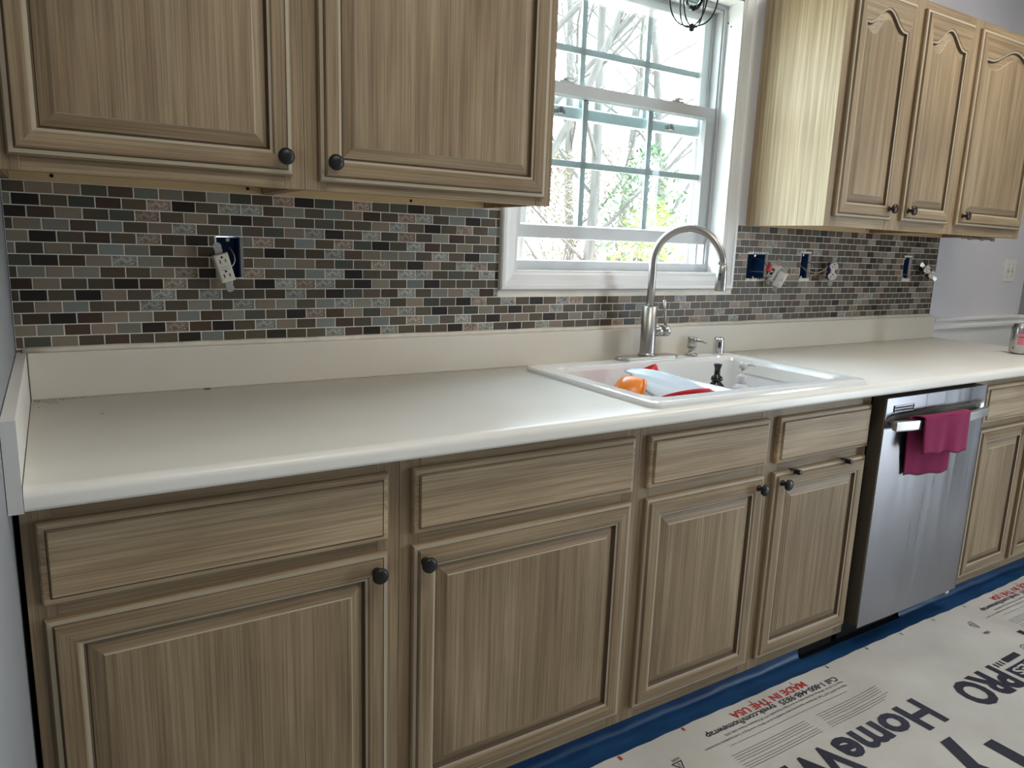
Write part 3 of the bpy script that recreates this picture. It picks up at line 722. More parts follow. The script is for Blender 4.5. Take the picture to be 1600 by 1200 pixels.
for (a, b, nm) in ((OX0+.003, DX-.016, 'bowl'), (DX+.016, OX1-.003, 'bowl')):
    m = MB(); y0, y1 = OY0+.003, OY1-.003
    lp = [rrect(a, b, y0, y1, .040, zs_), rrect(a+.006, b-.006, y0+.006, y1-.006, .045, .80), rrect(a+.012, b-.012, y0+.012, y1-.012, .05, .748), rrect(a+.035, b-.035, y0+.035, y1-.035, .05, .725), rrect(a+.14, b-.14, y0+.14, y1-.14, .03, .720)]
    for p, q in zip(lp, lp[1:]): m.add(p+q, [(i, (i+1) % n, n+(i+1) % n, n+i) for i in range(n)], 0, True)
    m.add(lp[-1], [tuple(range(n))]); bwl = fixn(m.build(nm, SINKM, sk))
    d = MB(); d.lathe([(.042, 0), (.040, .003), (.028, .002), (.01, .001)], ((a+b)/2, (y0+y1)/2, .7205), n=20); d.build('drain', STEELB, bwl)
m = MB()  # saddle between the bowls, with the corner webs that meet the rim
ny = 14; vs_ = []; prof = [(-.036, .8835), (-.030, .8855), (-.022, .8925), (0, .8945), (.022, .8925), (.030, .8855), (.036, .8835)]
for j in range(ny+1):
    y = OY0+.001+(OY1-OY0-.002)*j/ny; e_ = min(j, ny-j)/ny; wv = 1+1.6*max(0, .14-e_)/.14
    for (dx, z) in prof: vs_.append((DX+dx*wv*.62, y, z))
K = len(prof)
m.add(vs_, [(j*K+i, j*K+i+1, (j+1)*K+i+1, (j+1)*K+i) for j in range(ny) for i in range(K-1)], 0, True)
fixn(m.build('divider', SINKM, sk))

# faucet
FX, FY, FZ = 1.716, -.105, .9287
fa = empty('kitchen_faucet', (FX, FY, FZ), 'tall brushed-nickel gooseneck faucet on a long deck plate behind the sink', 'faucet')
m = MB()
lp = [rrect(FX-.128, FX+.128, FY-.029, FY+.029, .029, FZ), rrect(FX-.128, FX+.128, FY-.029, FY+.029, .029, FZ+.005), rrect(FX-.125, FX+.125, FY-.026, FY+.026, .026, FZ+.008)]
for p, q in zip(lp, lp[1:]): m.add(p+q, [(i, (i+1) % n, n+(i+1) % n, n+i) for i in range(n)])
m.add(lp[-1], [tuple(range(n))]); fixn(m.build('deck_plate', NICK, fa))
m = MB(); m.lathe([(.0285, .007), (.0285, .014), (.0255, .017), (.0250, .020), (.0245, .168), (.022, .1695), (.0135, .1700)], (FX, FY, FZ), n=32); m.build('body', NICK, fa)
dirv = Vector((.46, -.89, 0)).normalized(); R = .1105; z_s = 1.238
pts = [(FX, FY, FZ+.165), (FX, FY, 1.18), (FX, FY, z_s)]
for i in range(1, 25):
    a = PI*i/24; p = Vector((FX, FY, z_s)) + dirv*(R-R*math.cos(a)) + Vector((0, 0, R*math.sin(a))); pts.append(p)
m = MB(); m.tube(pts, .0125, 20); m.build('gooseneck', NICK, fa)
hd = Vector((FX, FY, z_s))+dirv*2*R
m = MB(); m.lathe([(.0125, .003), (.0140, 0), (.0155, -.002), (.0165, -.030), (.0172, -.074), (.0160, -.077), (.006, -.077)], hd, n=24); h_ = m.build('spray_head', NICK, fa)
bk = hd + Vector((-.89, -.46, 0))*.0158 + Vector((0, 0, -.030))
m = MB(); m.lathe([(.0045, 0), (.0045, .0016)], bk+Vector((0, 0, .004)), (-.89, -.46, 0), 12, sx_=1.0, sy_=1.0); m.box(bk.x-.003, bk.x+.002, bk.y-.003, bk.y+.003, bk.z-.014, bk.z+.006, bev=.001); m.build('spray_button', SLOT, h_)
# side handle: barrel along +x, thin lever up
m = MB(); m.lathe([(.0185, .016), (.0185, .052), (.0165, .0525)], (FX, FY, 1.018), (1, -.15, 0), 26); m.build('handle_barrel', NICK, fa)
m = MB(); m.lathe([(.0165, .0520), (.0165, .0545)], (FX, FY, 1.018), (1, -.15, 0), 26); m.build('gap_ring', SLOT, fa)
m = MB(); m.lathe([(.0175, .0545), (.0185, .0555), (.0185, .073), (.0165, .077), (.006, .0785)], (FX, FY, 1.018), (1, -.15, 0), 26); kb = m.build('handle_cap', NICK, fa)
m = MB(); m.tube([(FX+.066, FY-.010, 1.030), (FX+.058, FY-.009, 1.075), (FX+.054, FY-.008, 1.118)], [.0052, .0050, .0055], 12); m.build('lever', NICK, kb)
# soap dispenser
m = MB(); sp = (1.915, -.110)
e = empty('soap_dispenser', (sp[0], sp[1], FZ), 'short brushed-nickel soap pump standing on the sink deck beside the faucet', 'soap dispenser')
m.lathe([(.0215, 0), (.0215, .003), (.0195, .006), (.0110, .008), (.0110, .022), (.0145, .024), (.0150, .027)], (sp[0], sp[1], FZ), n=22); m.build('base', NICK, e)
m = MB(); m.lathe([(.0155, .027), (.0155, .060), (.014, .062), (.004, .0625)], (sp[0], sp[1], FZ), n=22)
m.build('pump_head', NICK, e)
m = MB(); m.tube([(sp[0], sp[1], FZ+.054), (sp[0]+.018, sp[1]-.030, FZ+.051), (sp[0]+.025, sp[1]-.042, FZ+.046)], [.0062, .0052, .0045], 12); m.build('spout', NICK, e)
# air gap
e = empty('air_gap', (2.045, -.110, FZ), 'polished chrome air-gap cap with a slot, last fitting on the sink deck', 'air gap')
m = MB(); m.lathe([(.0205, 0), (.0205, .004), (.0190, .006), (.0190, .048), (.0175, .054), (.010, .0575), (.002, .058)], (2.045, -.110, FZ), n=26); m.build('cap', CHROME, e)
m = MB(); m.box(2.0285, 2.0345, -.1315, -.1235, FZ+.024, FZ+.042, bev=.001); m.build('slot', SLOT, e)
m = MB(); m.lathe([(.0075, 0), (.0075, .001)], (2.0325, -.1265, FZ+.014), (-.6, -.8, 0), 14); m.build('slot', STEELB, e)

# items in the sink
e = empty('dish_soap_bottle', (1.806, -.330, .7275), 'dark bottle with glossy black flip cap standing in the far bowl by the divider', 'bottle')
m = MB(); m.lathe([(.026, 0), (.029, .006), (.029, .125), (.024, .145), (.012, .158), (.011, .166)], (1.806, -.330, .7275), n=22); m.build('body', mat('dark_glass', (.015, .012, .012), .15), e)
m = MB(); m.lathe([(.0175, .160), (.0185, .163), (.0165, .172), (.0095, .177), (.0088, .196), (.0125, .208), (.0125, .212), (.009, .213)], (1.806, -.330, .7275), n=22); m.build('cap', mat('glossy_black', (.01, .01, .012), .12), e)
e = empty('hand_soap_bottle', (1.905, -.345, .724), 'milky plastic hand-soap pump bottle standing in the far bowl', 'bottle')
bx, by, bz = 1.905, -.345, .7265
m = MB(); m.lathe([(.030, 0), (.033, .005), (.033, .120), (.028, .138), (.0145, .148)], (bx, by, bz), n=22); m.build('body', CLRPL, e)
m = MB(); m.lathe([(.0150, .1485), (.0155, .150), (.0155, .170), (.0120, .175), (.006, .176), (.0048, .1765), (.0048, .196)], (bx, by, bz), n=20); m.build('collar', CLRPL, e)
m = MB(); m.lathe([(.0075, .196), (.0125, .198), (.0125, .211), (.010, .2135), (.003, .214)], (bx, by, bz), n=18); m.tube([(bx+.006, by, bz+.207), (bx+.030, by-.012, bz+.207), (bx+.037, by-.015, bz+.2025)], [.0048, .0042, .0035], 10); m.build('pump', CLRPL, e)

# dishes piled in the near bowl
def bowl(mb, c, r, h, axis, t=.002, n=32, mi=0, sq=1.0):
    pr = [(r*.30, 0), (r*.45, .001)]+[(r*(.45+.55*math.sin(PI/2*i/7)), h*(1-math.cos(PI/2*i/7))) for i in range(1, 8)]
    inn = [(max(a-t, .001), b+t) for a, b in pr[::-1]]; inn[0] = (r-t, h)
    mb.lathe(pr+inn, c, axis, n, mi, True, sy_=sq)
e = empty('orange_bowl', (1.40, -.42, .80), 'glossy orange plastic bowl on its side in the near bowl of the sink', 'bowl')
m = MB(); bowl(m, (1.350, -.385, .905), .060, .060, (.62, -.38, -.35)); m.build('shell', ORANGE, e)
m = MB(); m.tube([Vector((1.350, -.385, .905))+ (Vector((0, 0, 1)).rotation_difference(Vector((.62, -.38, -.35)).normalized()) @ Vector((.061*math.cos(a), .061*math.sin(a), .060))) for a in [i*2*PI/28 for i in range(29)]], .0028, 8, cap=False); m.build('rim', ORANGE, e)
def sheet(name, rows, mtl, parent, t=.003):
    """rows: grid of points, thickened"""
    nr, nc = len(rows), len(rows[0]); m = MB()
    P_ = [[Vector(p) for p in r] for r in rows]
    nor = [[None]*nc for _ in range(nr)]
    for i in range(nr):
        for j in range(nc):
            a = P_[min(i+1, nr-1)][j]-P_[max(i-1, 0)][j]; b = P_[i][min(j+1, nc-1)]-P_[i][max(j-1, 0)]
            nn = a.cross(b); nor[i][j] = nn.normalized() if nn.length > 1e-9 else Vector((0, 0, 1))
    vs_ = [P_[i][j]+nor[i][j]*t/2 for i in range(nr) for j in range(nc)]+[P_[i][j]-nor[i][j]*t/2 for i in range(nr) for j in range(nc)]
    o_ = nr*nc; fs = []
    for i in range(nr-1):
        for j in range(nc-1):
            q = (i*nc+j, i*nc+j+1, (i+1)*nc+j+1, (i+1)*nc+j); fs.append(q); fs.append(tuple(o_+k for k in q[::-1]))
    for i in range(nr-1):
        for j in (0, nc-1): fs.append((i*nc+j, (i+1)*nc+j, o_+(i+1)*nc+j, o_+i*nc+j))
    for j in range(nc-1):
        for i in (0, nr-1): fs.append((i*nc+j, i*nc+j+1, o_+i*nc+j+1, o_+i*nc+j))
    m.add(vs_, fs, 0, True); return fixn(m.build(name, mtl, parent))
def bez(a, b, c, d, t): return tuple((1-t)**3*a[i]+3*(1-t)**2*t*b[i]+3*(1-t)*t*t*c[i]+t**3*d[i] for i in range(3))
e = empty('cutting_mat', (1.50, -.42, .80), 'pale blue flexible cutting mat curled over the dishes in the near bowl', 'cutting mat')
rows = []
for i in range(15):
    s_ = i/14      # along the curl: far edge at the top, near edge sagging to the front
    a = (1.408, -.352, .946); d = (1.637, -.452, .893)
    a2 = (1.398, -.432, .918); d2 = (1.540, -.560, .858)
    top = bez(a, (1.47, -.36, .962), (1.56, -.40, .935), d, s_)
    bot = bez(a2, (1.43, -.50, .872), (1.48, -.54, .868), d2, s_)
    row = []
    for j in range(11):
        t = j/10; p = [top[k]*(1-t)+bot[k]*t for k in range(3)]
        p[2] += .014*math.sin(PI*t)*(1-.4*s_)*(1 if t < .5 else .4) - .004*math.sin(2*PI*t)
        row.append(tuple(p))
    rows.append(row)
sheet('mat_sheet', rows, BLUEW, e, .004)
e = empty('red_plate', (1.56, -.50, .80), 'red plastic plate leaning on the front wall of the near bowl', 'plate')
m = MB(); bowl(m, (1.505, -.492, .880), .078, .016, (.05, .42, .88), .003, 40); m.build('dish', REDD, e)
e = empty('red_bowl', (1.56, -.30, .80), 'red bowl rim showing behind the pale blue cutting mat', 'bowl')
m = MB(); bowl(m, (1.548, -.290, .880), .060, .044, (-.35, .35, .80), .003, 36); m.build('dish', REDD, e)
e = empty('dark_bowl', (1.61, -.43, .80), 'dark teal bowl tucked against the sink divider beneath the mat', 'bowl')
m = MB(); bowl(m, (1.617, -.400, .832), .058, .040, (-.42, -.30, .84), .003, 36); m.build('dish', NAVY, e)

# ------------------------------------------------------------------ dishwasher
dw = empty('dishwasher', (2.52, -.3, 0), 'stainless steel dishwasher set between the sink cabinet and the end cabinet', 'dishwasher')
DX0, DX1, DYF = 2.222, 2.824, -.640
m = MB(); m.box(2.226, 2.822, -.590, -.02, .09, .868); m.build('tub_body', BLKPL, dw)
m = MB()  # door: side skins dark, front steel; pocket scoop where bar handle sits
m.box(DX0, DX1, DYF+.004, -.592, .092, .855, 1, bev=.002)
o = m.build('door_core', [DWSIDE, DWSIDE], dw)
NX, NZ = 40, 110; vs_ = []
for j in range(NZ+1):
    z = .0905+(.856-.0905)*j/NZ
    for i in range(NX+1):
        x = DX0+(DX1-DX0)*i/NX; y = DYF
        u = (x-(DX0+DX1)/2)/(.5*(DX1-DX0)); 
        y -= .003*(1-u*u)
        # scooped pocket behind the bar
        s_ = max(0, 1-abs(u)**6)*max(0, 1-((z-.783)/.026)**2)**2*0.016
        y += s_
        vs_.append((x, y, z))
m = MB(); m.add(vs_, [(j*(NX+1)+i, j*(NX+1)+i+1, (j+1)*(NX+1)+i+1, (j+1)*(NX+1)+i) for j in range(NZ) for i in range(NX)], 0, True)
# returns of the skin
m.box(DX0-.0006, DX0+.0010, DYF-.0005, DYF+.006, .0905, .856); m.box(DX1-.0010, DX1+.0006, DYF-.0005, DYF+.006, .0905, .856); m.box(DX0, DX1, DYF-.0005, DYF+.006, .8545, .8563); m.box(DX0, DX1, DYF-.0005, DYF+.006, .0902, .0915)
m.build('door_skin', STEEL, dw)
m = MB()
for z in (.8155, .8235):
    m.box(2.268, 2.362, DYF-.0040, DYF-.0012, z-.0022, z+.0022)
v = m.build('vent', SLOT, dw)
m = MB(); 
for a, b, c, d in ((2.262, 2.368, .829, .8305), (2.262, 2.368, .8095, .811), (2.262, 2.2635, .8095, .8305), (2.3665, 2.368, .8095, .8305)): m.box(a, b, DYF-.0045, DYF-.001, c, d)
m.build('vent_frame', STEEL, dw)
def hy(x):
    u = (x-2.527)/.285; return -.664-.030*(1-u*u)
m = MB(); vs_ = []; NH = 30
for i in range(NH+1):
    x = 2.243+(2.792-2.243)*i/NH; y = hy(x)
    for (dy, z) in ((0, .758), (-.003, .756), (-.004, .760), (-.004, .782), (-.003, .786), (.010, .787), (.011, .784), (.010, .758)): vs_.append((x, y+dy, z))
m.add(vs_, [(i*8+k, i*8+(k+1) % 8, (i+1)*8+(k+1) % 8, (i+1)*8+k) for i in range(NH) for k in range(8)]+[tuple(range(8)), tuple(NH*8+k for k in range(8))[::-1]], 0, False)
for x in (2.262, 2.780): m.box(x-.008, x+.008, hy(x)+.009, DYF+.001, .762, .780)
fixn(m.build('bar_handle', STEELB, dw))
m = MB(); m.box(2.245, 2.805, -.560, -.545, 0.004, .089); m.build('toe_panel', BLKPL, dw)
m = MB(); m.box(2.7790, 2.8020, -.6325, -.6035, .074, .0895, bev=.001); m.build('door_clip', OUTLETW, dw)

# towel on the handle
tw = empty('microfibre_towel', (2.47, -.69, .79), 'magenta microfibre towel folded over the dishwasher handle', 'towel')
def flap(x0, x1, ztop, zb0, zb1, front, ph, amp, lean=0.0):
    rows = []; nx, nz = 34, 22
    for i in range(nx+1):
        u = i/nx; x = x0+(x1-x0)*u; zb = zb0+(zb1-zb0)*u; row = []
        for j in range(nz+1):
            v = j/nz; z = ztop+(zb-ztop)*v
            wv = amp*(.15+.85*v)*(math.sin(u*9+ph)+.5*math.sin(u*19+ph*2))
            yb = hy(min(max(x, 2.25), 2.81))
            y = (yb-.0085-.004*v if front else min(yb+.0175+.012*v, DYF-.0095)) - wv*(1 if front else .4)
            row.append((x+lean*v+.006*v*math.sin(u*6+ph), y, z+.003*math.sin(u*14)*v))
        rows.append(row)
    return rows
F = flap(2.350, 2.605, .795, .682, .664, True, .6, .0050, -.006)
Bk = flap(2.318, 2.560, .795, .598, .583, False, 2.0, .004, .026)
sheet('front_fold', F, CLOTH, tw, .003); sheet('rear_fold', Bk, CLOTH, tw, .003)
rows = []
for i in range(35):
    u = i/34; xf = 2.350+(2.605-2.350)*u; xb = 2.330+(2.600-2.330)*u; row = []
    for k in range(9):
        a = PI*k/8; x = xf*(1-k/8)+xb*(k/8); yb = hy(x); ym = yb+.0035
        row.append((x, ym-.0125*math.cos(a), .7945+.0035*math.sin(a)))
    rows.append(row)
sheet('top_fold', rows, CLOTH, tw, .003)
m = MB(); m.tube([Vector(r[-1]) for r in Bk], .0022, 6); m.build('hem', CLOTH_D, tw)
m = MB(); m.tube([Vector(F[i][-1]) for i in range(len(F))], .0018, 6); m.build('hem', CLOTH_D, tw)

# ------------------------------------------------------------------ over-door hooks
for x, lb in ((1.848, 'black over-door hook on the sink cabinet door directly above the knob'), (2.088, 'black over-door hook on the sink cabinet door near the dishwasher')):
    m = MB(); m.box(x-.009, x+.009, -.616, -.596, .6730, .6746, bev=.0005); m.box(x-.009, x+.009, -.6165, -.6138, .664, .6746, bev=.0005); m.box(x-.0085, x+.0085, -.634, -.6165, .6640, .6760, bev=.003)
    tag(m.build('door_hook', BLK, None, (x, -.62, .66)), lb, 'hook', 'over-door hooks')

# ------------------------------------------------------------------ can
cx_, cy_ = 3.385, -.478
cn = empty('soda_can', (cx_, cy_, .9142), 'silver soda can with pink panel standing at the far end of the counter', 'can')
m = MB(); m.lathe([(.024, 0), (.0265, .003), (.033, .012), (.033, .106), (.030, .113), (.0268, .119), (.0272, .1215), (.0255, .1222)], (cx_, cy_, .9142), n=36); m.lathe([(.0252, .1195), (.002, .1196)], (cx_, cy_, .9142), n=30); m.build('can_body', CAN, cn)
def canpatch(a0, a1, z0, z1, mt, nm, r=.0333):
    m = MB(); nn = 10; vs_ = []
    for i in range(nn+1):
        a = math.radians(a0+(a1-a0)*i/nn); vs_ += [(cx_+r*math.cos(a), cy_+r*math.sin(a), .9142+z0), (cx_+r*math.cos(a), cy_+r*math.sin(a), .9142+z1)]
    m.add(vs_, [(2*i, 2*i+2, 2*i+3, 2*i+1) for i in range(nn)], 0, True); m.build(nm, mt, cn)
canpatch(192, 245, .040, .068, CANP, 'printed_panel'); canpatch(192, 240, .072, .086, CANP, 'printed_panel'); canpatch(200, 232, .092, .096, CANP, 'printed_panel')
canpatch(192, 243, .069, .0705, CANK, 'printed_line', .0335); canpatch(196, 236, .088, .0895, CANK, 'printed_line', .0335)
canpatch(160, 166, .060, .090, CANK, 'printed_mark', .0335); canpatch(168, 173, .020, .030, CANK, 'printed_mark', .0335); canpatch(250, 252, .012, .032, CANK, 'printed_mark', .0335)
canpatch(250, 285, .075, .085, CANK, 'printed_mark', .0335)
m = MB(); m.box(cx_-.010, cx_+.008, cy_-.008, cy_+.008, .9142+.1200, .9142+.1212, bev=.0005); m.build('pull_tab', STEELB, cn)

# ------------------------------------------------------------------ caged pendant
px, py, pz = 1.567, -.35, 1.858
pd = empty('pendant_lamp', (px, py, 1.85), 'black wire-cage pendant lamp with clear bulb hanging before the window', 'pendant lamp')
m = MB(); m.tube([(px, py, ZC-.02), (px, py, 2.115)], .003, 8); m.build('cord', BLK, pd)
m = MB(); m.lathe([(.055, 0), (.055, -.012), (.02, -.022)], (px, py, ZC), n=24); m.build('canopy', BLK, pd)
m = MB(); m.lathe([(.010, .060), (.020, .050), (.022, .0), (.024, -.047)], (px, py, 2.055), n=20); m.build('socket', BLK, pd)
for k in range(6):
    a = k*PI/3+.35; pts = []
    for i in range(19):
        t = i/18; ang = PI*t; rr_ = .062*math.sin(ang)**.75*(1-.10*math.cos(ang)); z = 1.956+.090*math.cos(ang)
        rr_ = max(rr_, .006 if t > .5 else .020); pts.append((px+rr_*math.cos(a), py+rr_*math.sin(a), z))
    m = MB(); m.tube(pts, .0021, 7); m.build('cage_wire', BLK, pd)
m = MB(); m.lathe([(.003, -.010), (.0065, -.008), (.008, 0), (.006, .006), (.003, .010)], (px, py, 1.863), n=14); m.build('finial', BLK, pd)
m = MB(); m.lathe([(.004, -.105), (.016, -.100), (.027, -.080), (.030, -.060), (.025, -.035), (.015, -.012), (.013, 0)], (px, py, 2.010), n=24, cap=False); m.build('bulb', BULB, pd)
m = MB(); m.tube([(px-.004, py, 2.005), (px-.006, py, 1.955), (px, py, 1.940), (px+.006, py, 1.955), (px+.004, py, 2.005)], .0009, 5); m.build('filament', WIREC, pd)

# ================================================================== FLOOR COVERS
def wrinkle(x, y):
    return .0016*math.sin(x*7+y*3)*math.sin(y*9-x*2)+.0012*math.sin(x*17-y*11)+(.005*math.exp(-((x-2.28)/.16)**2-((y+.79)/.05)**2)*(1+.6*math.sin(x*40+y*25)))
EDGE = [(0.0, -.644), (1.143, -.645), (1.36, -.640), (1.80, -.642), (2.30, -.643), (2.60, -.638), (3.0, -.643), (3.40, -.637), (4.40, -.66)]
def edgey(x):
    for (a, ya), (b, yb_) in zip(EDGE, EDGE[1:]):
        if a <= x <= b: return ya+(yb_-ya)*(x-a)/(b-a)
    return -.6
hw = empty('house_wrap', (2.2, -1.2, .004), 'white printed house-wrap sheet spread over the floor before the cabinets', 'floor covering')
NX, NY = 170, 60; vs_ = []
for i in range(NX+1):
    x = .02+(4.40-.02)*i/NX; ye = edgey(x)+.0012*math.sin(x*60)
    for j in range(NY+1):
        t = (j/NY)**1.3; y = ye+(-2.6-ye)*t; vs_.append((x, y, .0085+wrinkle(x, y)))
m = MB(); m.add(vs_, [(i*(NY+1)+j, i*(NY+1)+j+1, (i+1)*(NY+1)+j+1, (i+1)*(NY+1)+j) for i in range(NX) for j in range(NY)], 0, True)
fixn(m.build('sheet', WRAP, hw))
def fill_flat(verts, faces, name, mt, lift=.0012):
    """print lying on the sheet"""
    bm = bmesh.new()
    vv = [bm.verts.new((x, y, 0)) for x, y in verts]
    for f in faces:
        try: bm.faces.new([vv[i] for i in f])
        except ValueError: pass
    m_ = MB(); bm.verts.index_update()
    m_.add([(v.co.x, v.co.y, .0085+wrinkle(v.co.x, v.co.y)+lift) for v in bm.verts], [[v.index for v in f.verts] for f in bm.faces]); bm.free()
    o_ = m_.build(name, mt, hw)
    for p in o_.data.polygons: pass
    return o_
def text(s_, x, y, size, width, mt, bold=0.0, xs=None):
    """reads towards -x with its top towards -y; x = right-hand start, y = baseline"""
    cu = bpy.data.curves.new('lettering', 'FONT'); cu.body = s_; cu.size = size; cu.offset = bold; cu.resolution_u = 3
    ob = bpy.data.objects.new('tmp', cu); C.objects.link(ob)
    bpy.context.view_layer.update()
    me = bpy.data.meshes.new_from_object(ob.evaluated_get(bpy.context.evaluated_depsgraph_get()))
    bpy.data.objects.remove(ob)
    x0 = min(v.co.x for v in me.vertices); x1 = max(v.co.x for v in me.vertices); k = (width/(x1-x0)) if width else 1
    vts = [(x-(v.co.x-x0)*k, y-v.co.y) for v in me.vertices]; fs = [list(p.vertices) for p in me.polygons]
    o_ = fill_flat(vts, fs, 'lettering', mt); bpy.data.meshes.remove(me); fixn(o_)
    # face up
    if o_.data.polygons and sum(p.normal.z for p in o_.data.polygons) < 0: o_.data.flip_normals()
    return o_
def strips(lst, name, mt):
    vts, fs = [], []
    for (a, b, c, d) in lst:
        ns = max(1, int((b-a)/.05)); k = len(vts)
        for i in range(ns+1): xx = a+(b-a)*i/ns; vts += [(xx, c), (xx, d)]
        fs += [(k+2*i, k+2*i+2, k+2*i+3, k+2*i+1) for i in range(ns)]
    return fill_flat(vts, fs, name, mt)
P0 = 1.44
for rep in (0, 1):
    D = rep*P0
    text('MADE IN THE USA', 1.918+D, -.667, .034, .318, INKR, .0007)
    text('Call 1-800-448-9835  tyvek.com/homewrap', 2.033+D, -.697, .028, .560, INK, .0004)
    text('Meets ICC ES AC 38 Water-Resistive Barrier & is Vapor Permeable. ICC ES Evaluation Report ESR 2375', 2.034+D, -.7235, .0105, .515, INK)
    text('Meets the ASTM E1677 Type I Air Barrier requirement when installed as an Air Barrier according to Tyvek Installation Instructions', 2.028+D, -.7400, .0105, .600, INK)
    L_ = [(1.50+D, 2.00+D, -.7625, -.7640)]
    for k in range(4): L_.append((1.815+D, 2.100+D-.004*k, -.792-.0085*k, -.7936-.0085*k))
    for k in range(3): L_.append((1.810+D, 2.103+D-.02*k, -.829-.0080*k, -.8306-.0080*k))
    for k in range(4): L_.append((1.470+D, 1.765+D, -.792-.0085*k, -.7936-.0085*k))
    for k in range(3): L_.append((1.470+D, 1.770+D, -.829-.0080*k, -.8306-.0080*k))
    strips(L_, 'fine_print', INKG)
    text('HomeWrap', 2.136+D, -.886, .150, .775, INK, .0045)
    text('Tyvek', 2.215+D, -1.104, .270, None, INK, .009)
    text('R', 1.332+D, -.906, .020, None, INK); 
    vts, fs = [], []
    for i in range(24):
        a = 2*PI*i/24; vts += [(1.326+D+.016*math.cos(a), -.913+.016*math.sin(a)), (1.326+D+.0137*math.cos(a), -.913+.0137*math.sin(a))]
    fs = [(2*i, (2*i+2) % 48, (2*i+3) % 48, 2*i+1) for i in range(24)]; fill_flat(vts, fs, 'printed_ring', INK)
    if D: pass
    # triangle mark and small words
    T0 = (1.331+D, -.748); tri = [(0, .020), (.0175, -.012), (-.0175, -.012)]; tin = [(0, .0145), (.0128, -.0092), (-.0128, -.0092)]
    vts = [(T0[0]-a, T0[1]-b) for a, b in tri+tin]; fill_flat(vts, [(0, 1, 4, 3), (1, 2, 5, 4), (2, 0, 3, 5)], 'printed_triangle', INK)
    text('2', 1.3345+D, -.7425, .014, None, INK); text('HDPE', 1.350+D, -.724, .011, None, INK)
    text('USA', 1.332+D, -.790, .018, None, INK, .0004)
    text('PRO', 2.538-P0+D+P0*(1 if rep == 0 else 0), -.910, .150, .250, INK, .006) if rep == 0 else None
strips([(2.612, 2.700, -.906, -.928)]+[(2.590-.018*k, 2.598-.018*k, -.908, -.928) for k in range(3)], 'printed_bar', INK)
strips([(2.560, 2.800, -.944, -.995)], 'printed_box', INK)
lt = text('SERIES', 2.790, -.954, .046, .215, WRAP, .0008); 
for v_ in lt.data.vertices: v_.co.z += .0008
strips([(x-.0013, x+.0013, -.666, -.652) for x in (1.70, 1.88, 3.10, 3.28)]+[(1.437, 1.444, -.657, -.645), (1.211, 1.219, -.662, -.648)], 'registration_tick', INKR)
strips([(x-.0018, x+.0018, -.661, -.648) for x in (2.062, 2.272, 2.474, 2.675, 2.887)], 'registration_tick', INK)
# blue film between cabinets and wrap
bf = empty('masking_film', (1.8, -.55, .002), 'blue plastic masking film taped along the toe kicks under the cabinets', 'masking film')
m = MB(); vs_ = []; nx = 140
for i in range(nx+1):
    x = .01+3.58*i/nx; wv = .0015*math.sin(x*23)+.001*math.sin(x*57)
    for (y, z) in ((-.740, .0018), (-.680, .002), (-.620, .003), (-.580, .004+wv*.5), (-.573, .007), (-.570+wv, .020), (-.5685+wv, .036), (-.567, .052)): vs_.append((x, y, z))
fs = []
for i in range(nx):
    x = .01+3.58*(i+.5)/nx
    for k in range(7):
        if 2.03 < x < 2.585 and k >= 3: continue
        fs.append((i*8+k, i*8+k+1, (i+1)*8+k+1, (i+1)*8+k))
m.add(vs_, fs, 0, True); m.build('film', FILM, bf)
m = MB(); m.box(2.03, 2.585, -.582, -.05, .0004, .0050); m.build('uncovered_patch', BLKPL, bf)

# ================================================================== OUTSIDE
m = MB(); vs_ = []; G = 30
for i in range(G+1):
    for j in range(G+1):
        x = -30+80*i/G; y = .4+60*j/G; vs_.append((x, y, -.9+.25*math.sin(x*.4)*math.cos(y*.3)+.02*y))
m.add(vs_, [(i*(G+1)+j, (i+1)*(G+1)+j, (i+1)*(G+1)+j+1, i*(G+1)+j+1) for i in range(G) for j in range(G)], 0, True)
tag(m.build('ground', GROUND), kind='structure')
def tree(x, y, h, seed, label, r0=.16, fork=4, leaf=None, first=.25):
    R_ = random.Random(seed); m = MB(); tips = []
    def branch(p, d, l, r, lev):
        pts = [p]; q = p.copy(); dd = d.copy(); ns = 5 if lev < 2 else 2
        for i in range(ns):
            dd = (dd+Vector((R_.uniform(-1, 1), R_.uniform(-1, 1), R_.uniform(-.3, .6)))*(.10 if lev == 0 else .26)).normalized(); q = q+dd*l/ns; pts.append(q.copy())
        m.tube(pts, [r*(1-.55*i/ns) for i in range(ns+1)], 7 if lev == 0 else (5 if lev < 3 else 3), cap=False)
        if lev >= fork: tips.append(q); return
        nb = (11 if lev == 0 else 5)
        for k in range(nb):
            t = first+(1-first)*(k+R_.random())/nb if lev == 0 else .25+.75*(k+R_.random())/nb
            f = t*ns; i = min(int(f), ns-1); pp = pts[i].lerp(pts[i+1], f-i)
            a = R_.uniform(0, 2*PI); ax = Vector((math.cos(a), math.sin(a), R_.uniform(.1, .9))).normalized()
            branch(pp, (dd*.45+ax).normalized(), l*R_.uniform(.28, .5), r*(1-.55*t)*R_.uniform(.28, .45), lev+1)
    zb = -.95+.02*y
    branch(Vector((x, y, zb)), Vector((R_.uniform(-.06, .06), 0, 1)), h, r0, 0)
    e = empty('bare_tree', (x, y, zb), label, 'tree', 'bare trees beyond the window')
    m.build('trunk_and_branches', BARK, e)
    return e
tree(5.2, 6.4, 8.5, 3, 'tall bare tree with a thick trunk seen through the middle panes', .20)
tree(5.6, 8.2, 7.5, 5, 'thin bare tree seen beyond the panes nearest the wall cabinet', .09)
tree(7.4, 7.8, 7.0, 8, 'bare tree with spreading limbs behind the evergreen bush', .11, first=.12)
tree(9.4, 10.8, 9.0, 12, 'slender bare tree farther into the woods behind the thick trunk', .12)
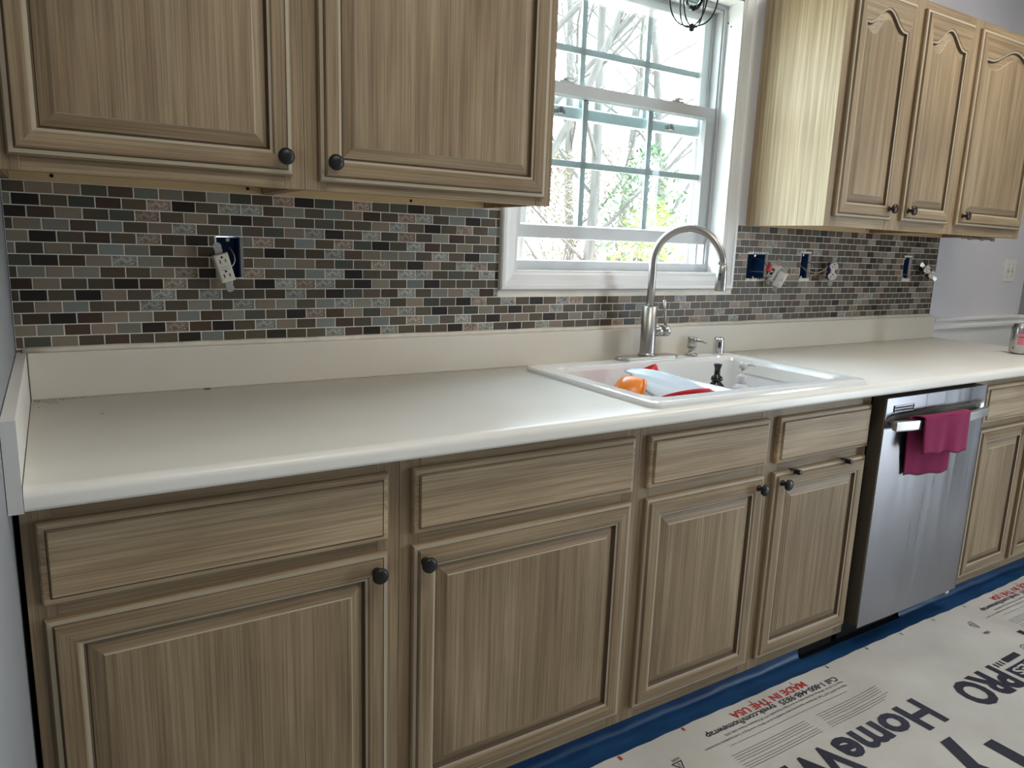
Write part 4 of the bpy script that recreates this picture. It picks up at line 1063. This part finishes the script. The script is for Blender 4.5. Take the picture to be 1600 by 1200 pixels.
tree(12.6, 12.8, 10.0, 15, 'distant bare tree at the far side of the window view', .13)
tree(9.8, 14.0, 9.5, 18, 'distant bare tree standing far behind the thick-trunked tree', .13)
tree(10.6, 9.2, 9.0, 21, 'bare tree framed by the last pane beside the jamb', .12)
def bush(x, y, r, h, seed, label, mt, n=1500, s_=.05, nm='evergreen_bush'):
    R_ = random.Random(seed); zb = -.92+.02*y
    e = empty(nm, (x, y, zb), label, 'bush'); m = MB()
    for k in range(14):
        a = R_.uniform(0, 6.28); q = R_.uniform(.2, .8)*r
        m.tube([(x, y, zb), (x+q*.4*math.cos(a), y+q*.4*math.sin(a), zb+h*.45), (x+q*math.cos(a), y+q*math.sin(a), zb+h*R_.uniform(.6, .95))], [.018, .012, .004], 5, cap=False)
    m.build('stems', BARK, e); m = MB()
    for k in range(n):
        a = R_.uniform(0, 6.28); t = R_.random()**.7; ph = R_.random(); rad = r*t*math.sin(PI*(.15+.8*ph)); p = Vector((x+rad*math.cos(a), y+rad*math.sin(a), zb+.1+h*ph))
        d = Vector((R_.gauss(0, 1), R_.gauss(0, 1), R_.gauss(0, 1))).normalized(); u = d.orthogonal().normalized(); v = d.cross(u); L__ = s_*R_.uniform(.6, 1.5)
        m.add([p-u*L__*.3, p+v*L__, p+u*L__*.3, p-v*L__*.6], [(0, 1, 2, 3)])
    tag(m.build('leaves', mt, e), kind='stuff')
bush(6.9, 5.6, .9, 2.6, 4, 'yellow-green leafy bush low behind the right-hand panes', LEAFY, 1600, .07)
bush(8.6, 7.6, 1.1, 3.6, 6, 'grey-green evergreen standing behind the yellow-green bush', LEAFG, 1800, .08)
bush(8.2, 9.6, 2.2, 3.6, 9, 'low dry brush under the bare trees', mat('dry_brush', (.13, .105, .07), .8), 4500, .06, 'dry_brush')
bush(11.2, 11.8, 2.8, 4.2, 10, 'straw-coloured brush farther back between the trunks', mat('straw_brush', (.16, .13, .085), .8), 4500, .06, 'dry_brush')
for o in bpy.data.objects:
    if '_o' in o: del o['_o']
